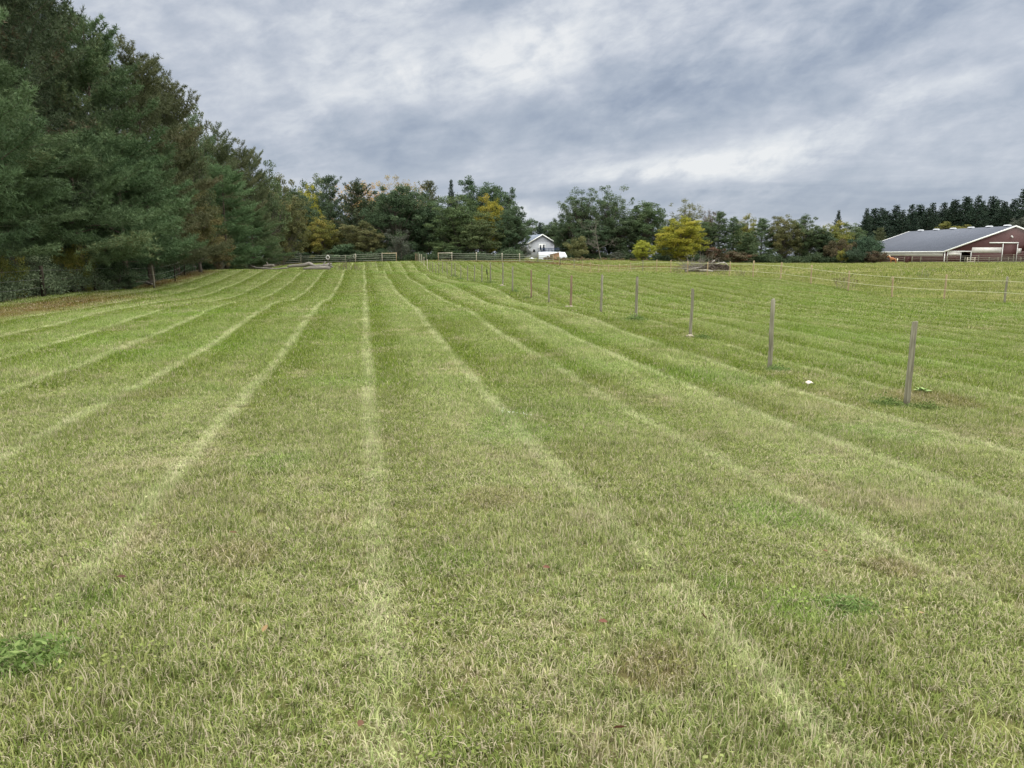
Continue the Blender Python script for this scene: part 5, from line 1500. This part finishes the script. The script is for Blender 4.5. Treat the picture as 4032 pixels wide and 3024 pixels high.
# ------------------------------------------------------------------ sky
wd = bpy.data.worlds.new('World'); scene.world = wd; wd.use_nodes = True
wd.node_tree.nodes.clear(); g = G(wd.node_tree)
SUN_EL, SUN_AZ = math.radians(48), math.radians(70)      # azimuth from +Y towards +X
out = g.n('ShaderNodeOutputWorld'); bg = g.n('ShaderNodeBackground')
sky = g.n('ShaderNodeTexSky', sky_type='NISHITA'); sky.sun_disc = False; sky.sun_elevation = SUN_EL; sky.sun_rotation = SUN_AZ
dirv = g.n('ShaderNodeTexCoord').outputs['Generated']
x, y, z = g.xyz(dirv)
zc = g.add(g.m('MAXIMUM', z, 0.0), .13)
u, v = g.m('DIVIDE', x, zc), g.m('DIVIDE', y, zc)
ca, sa = math.cos(-.42), math.sin(-.42)
s_ = g.add(g.mul(u, ca), g.mul(v, sa)); t_ = g.sub(g.mul(v, ca), g.mul(u, sa))
warp = g.noise(g.vec(g.mul(s_, .5), g.mul(t_, .8), 4.0), .8, 3, .5)
tt = g.add(t_, g.mul(g.sub(warp, .5), 1.2))
n1 = g.noise(g.vec(g.mul(s_, .55), g.mul(tt, 1.05), 0.0), 1.0, 7, .56)
n2 = g.noise(g.vec(g.mul(s_, 1.5), g.mul(tt, 3.0), 7.0), 1.0, 6, .60)
val = g.add(.545, g.mul(g.sub(n1, .5), .60))
val = g.add(val, g.mul(g.sub(n2, .5), .20))

az = g.m('ARCTAN2', x, y); el = g.m('ARCSINE', z)
q_ = g.vec(g.add(g.mul(az, .93), g.mul(el, .36)), g.mul(g.sub(g.mul(el, .93), g.mul(az, .36)), 1.7), 1.0)
n4 = g.noise(q_, 6.0, 7, .56, .25)
n5 = g.noise(g.vec(g.add(az, g.mul(el, .4)), g.mul(g.sub(el, g.mul(az, .2)), 1.7), 5.0), 17.0, 6, .56, .3)
hi = g.sm(el, .03, .17)
val = g.add(val, g.mul(g.sub(n4, .5), .60))
val = g.add(val, g.mul(g.mul(g.sub(n5, .5), .52), hi))
n7 = g.noise(g.vec(g.add(g.mul(az, .96), g.mul(el, .28)), g.mul(g.sub(g.mul(el, .96), g.mul(az, .28)), 2.4), 15.0), 36.0, 5, .6, .4)
val = g.add(val, g.mul(g.mul(g.sub(n7, .5), .34), g.sm(n4, .35, .65, .2, 1.0)))


bl = 0.0


def blob(px, py, rx, ry, rot, amt):
    global bl
    p = W(px, py, 100.0) - np.array([0, 0, EYE]); a0 = math.atan2(p[0], p[1]); e0 = math.asin(p[2] / np.linalg.norm(p))
    c, s = math.cos(rot), math.sin(rot)
    da, de = g.sub(az, a0), g.sub(el, e0)
    q1 = g.m('DIVIDE', g.add(g.mul(da, c), g.mul(de, s)), rx / F); q2 = g.m('DIVIDE', g.sub(g.mul(de, c), g.mul(da, s)), ry / F)
    r2 = g.add(g.mul(q1, q1), g.mul(q2, q2))
    bl = g.add(bl, g.mul(g.m('EXPONENT', g.mul(r2, -1.0)), amt))


blob(1980, 250, 420, 130, .25, .26); blob(1550, 330, 260, 60, .3, .16); blob(2150, 110, 240, 130, .9, .16)
blob(2850, 665, 650, 48, .05, .34); blob(3000, 590, 420, 50, .12, .20); blob(2450, 690, 380, 40, .06, .16)
blob(3800, 330, 380, 55, .30, .17); blob(3000, 200, 130, 80, .7, .24); blob(900, 120, 800, 200, 0, .16); blob(3300, 470, 500, 36, .28, .08)
blob(3500, 60, 700, 120, .3, -.18); blob(2650, 330, 360, 90, .3, -.16); blob(1350, 520, 700, 90, .1, -.12); blob(2600, 760, 900, 40, .0, -.16)
blob(3500, 560, 500, 70, .2, -.10); blob(3300, 800, 500, 60, .05, -.05); blob(2110, 835, 110, 28, 0, .40); blob(1200, 640, 500, 60, .05, -.08)
n6 = g.noise(g.vec(g.add(g.mul(az, .95), g.mul(el, .3)), g.mul(g.sub(g.mul(el, .95), g.mul(az, .3)), 1.8), 9.0), 11.0, 6, .58, .3)
val = g.add(val, g.mul(bl, g.sm(n6, .28, .70, .15, 1.35)))
cl = g.ramp(val, [(.08, srgb(135, 148, 168)), (.30, srgb(156, 168, 187)), (.45, srgb(175, 185, 200)), (.60, srgb(195, 202, 214)), (.76, srgb(217, 222, 229)), (.95, srgb(238, 240, 242))])
nis = g.mix(1.0, sky.outputs[0], (.10, .10, .10, 1), 'MULTIPLY')
colr = g.mix(.93, nis, cl)
fill_boost = g.m('MAXIMUM', g.sm(z, .31, .74, 1.0, 6.2), g.mul(g.sm(y, .05, -.55, 1.0, 3.2), g.sm(z, -.05, .05)))  # added fill: sky brightened overhead and behind the camera, out of view
colr = g.mix(g.m('MAXIMUM', g.mul(g.sm(z, .30, .60), .85), g.sm(y, .0, -.4, 0.0, .8)), colr, (.50, .495, .455, 1))
colr = g.mix(1.0, colr, g.n('ShaderNodeCombineColor').outputs[0] if False else g.vec(fill_boost, fill_boost, fill_boost), 'MULTIPLY')
g.put(bg.inputs[0], colr); bg.inputs[1].default_value = 1.0
g.nt.links.new(bg.outputs[0], out.inputs[0])
wd.cycles.sampling_method = 'MANUAL'; wd.cycles.sample_map_resolution = 512

sl_ = bpy.data.lights.new('sun', 'SUN'); sl_.energy = 1.5; sl_.angle = math.radians(25); sl_.color = (1.0, .96, .90)
so = bpy.data.objects.new('sun', sl_); COL.objects.link(so)
sd_ = Vector((math.sin(SUN_AZ) * math.cos(SUN_EL), math.cos(SUN_AZ) * math.cos(SUN_EL), math.sin(SUN_EL)))
so.rotation_euler = sd_.to_track_quat('Z', 'Y').to_euler()

# ------------------------------------------------------------------ camera and render
cam = bpy.data.cameras.new('camera'); cam.sensor_width = 36; cam.lens = F / 4032 * 36; cam.clip_end = 3000; cam.clip_start = .05
co = bpy.data.objects.new('camera', cam); COL.objects.link(co)
co.location = (0, 0, EYE); co.rotation_euler = (PI / 2 - PITCH, 0, 0)
scene.camera = co
scene.view_settings.view_transform = 'Standard'; scene.view_settings.look = 'None'
scene.view_settings.exposure = 0.0; scene.view_settings.gamma = 1.0
scene.render.engine = 'CYCLES'
c = scene.cycles
c.adaptive_threshold = .025
c.max_bounces = 5; c.diffuse_bounces = 3; c.glossy_bounces = 2; c.transmission_bounces = 4; c.transparent_max_bounces = 4
c.use_denoising = True
c.sample_clamp_indirect = 4.0
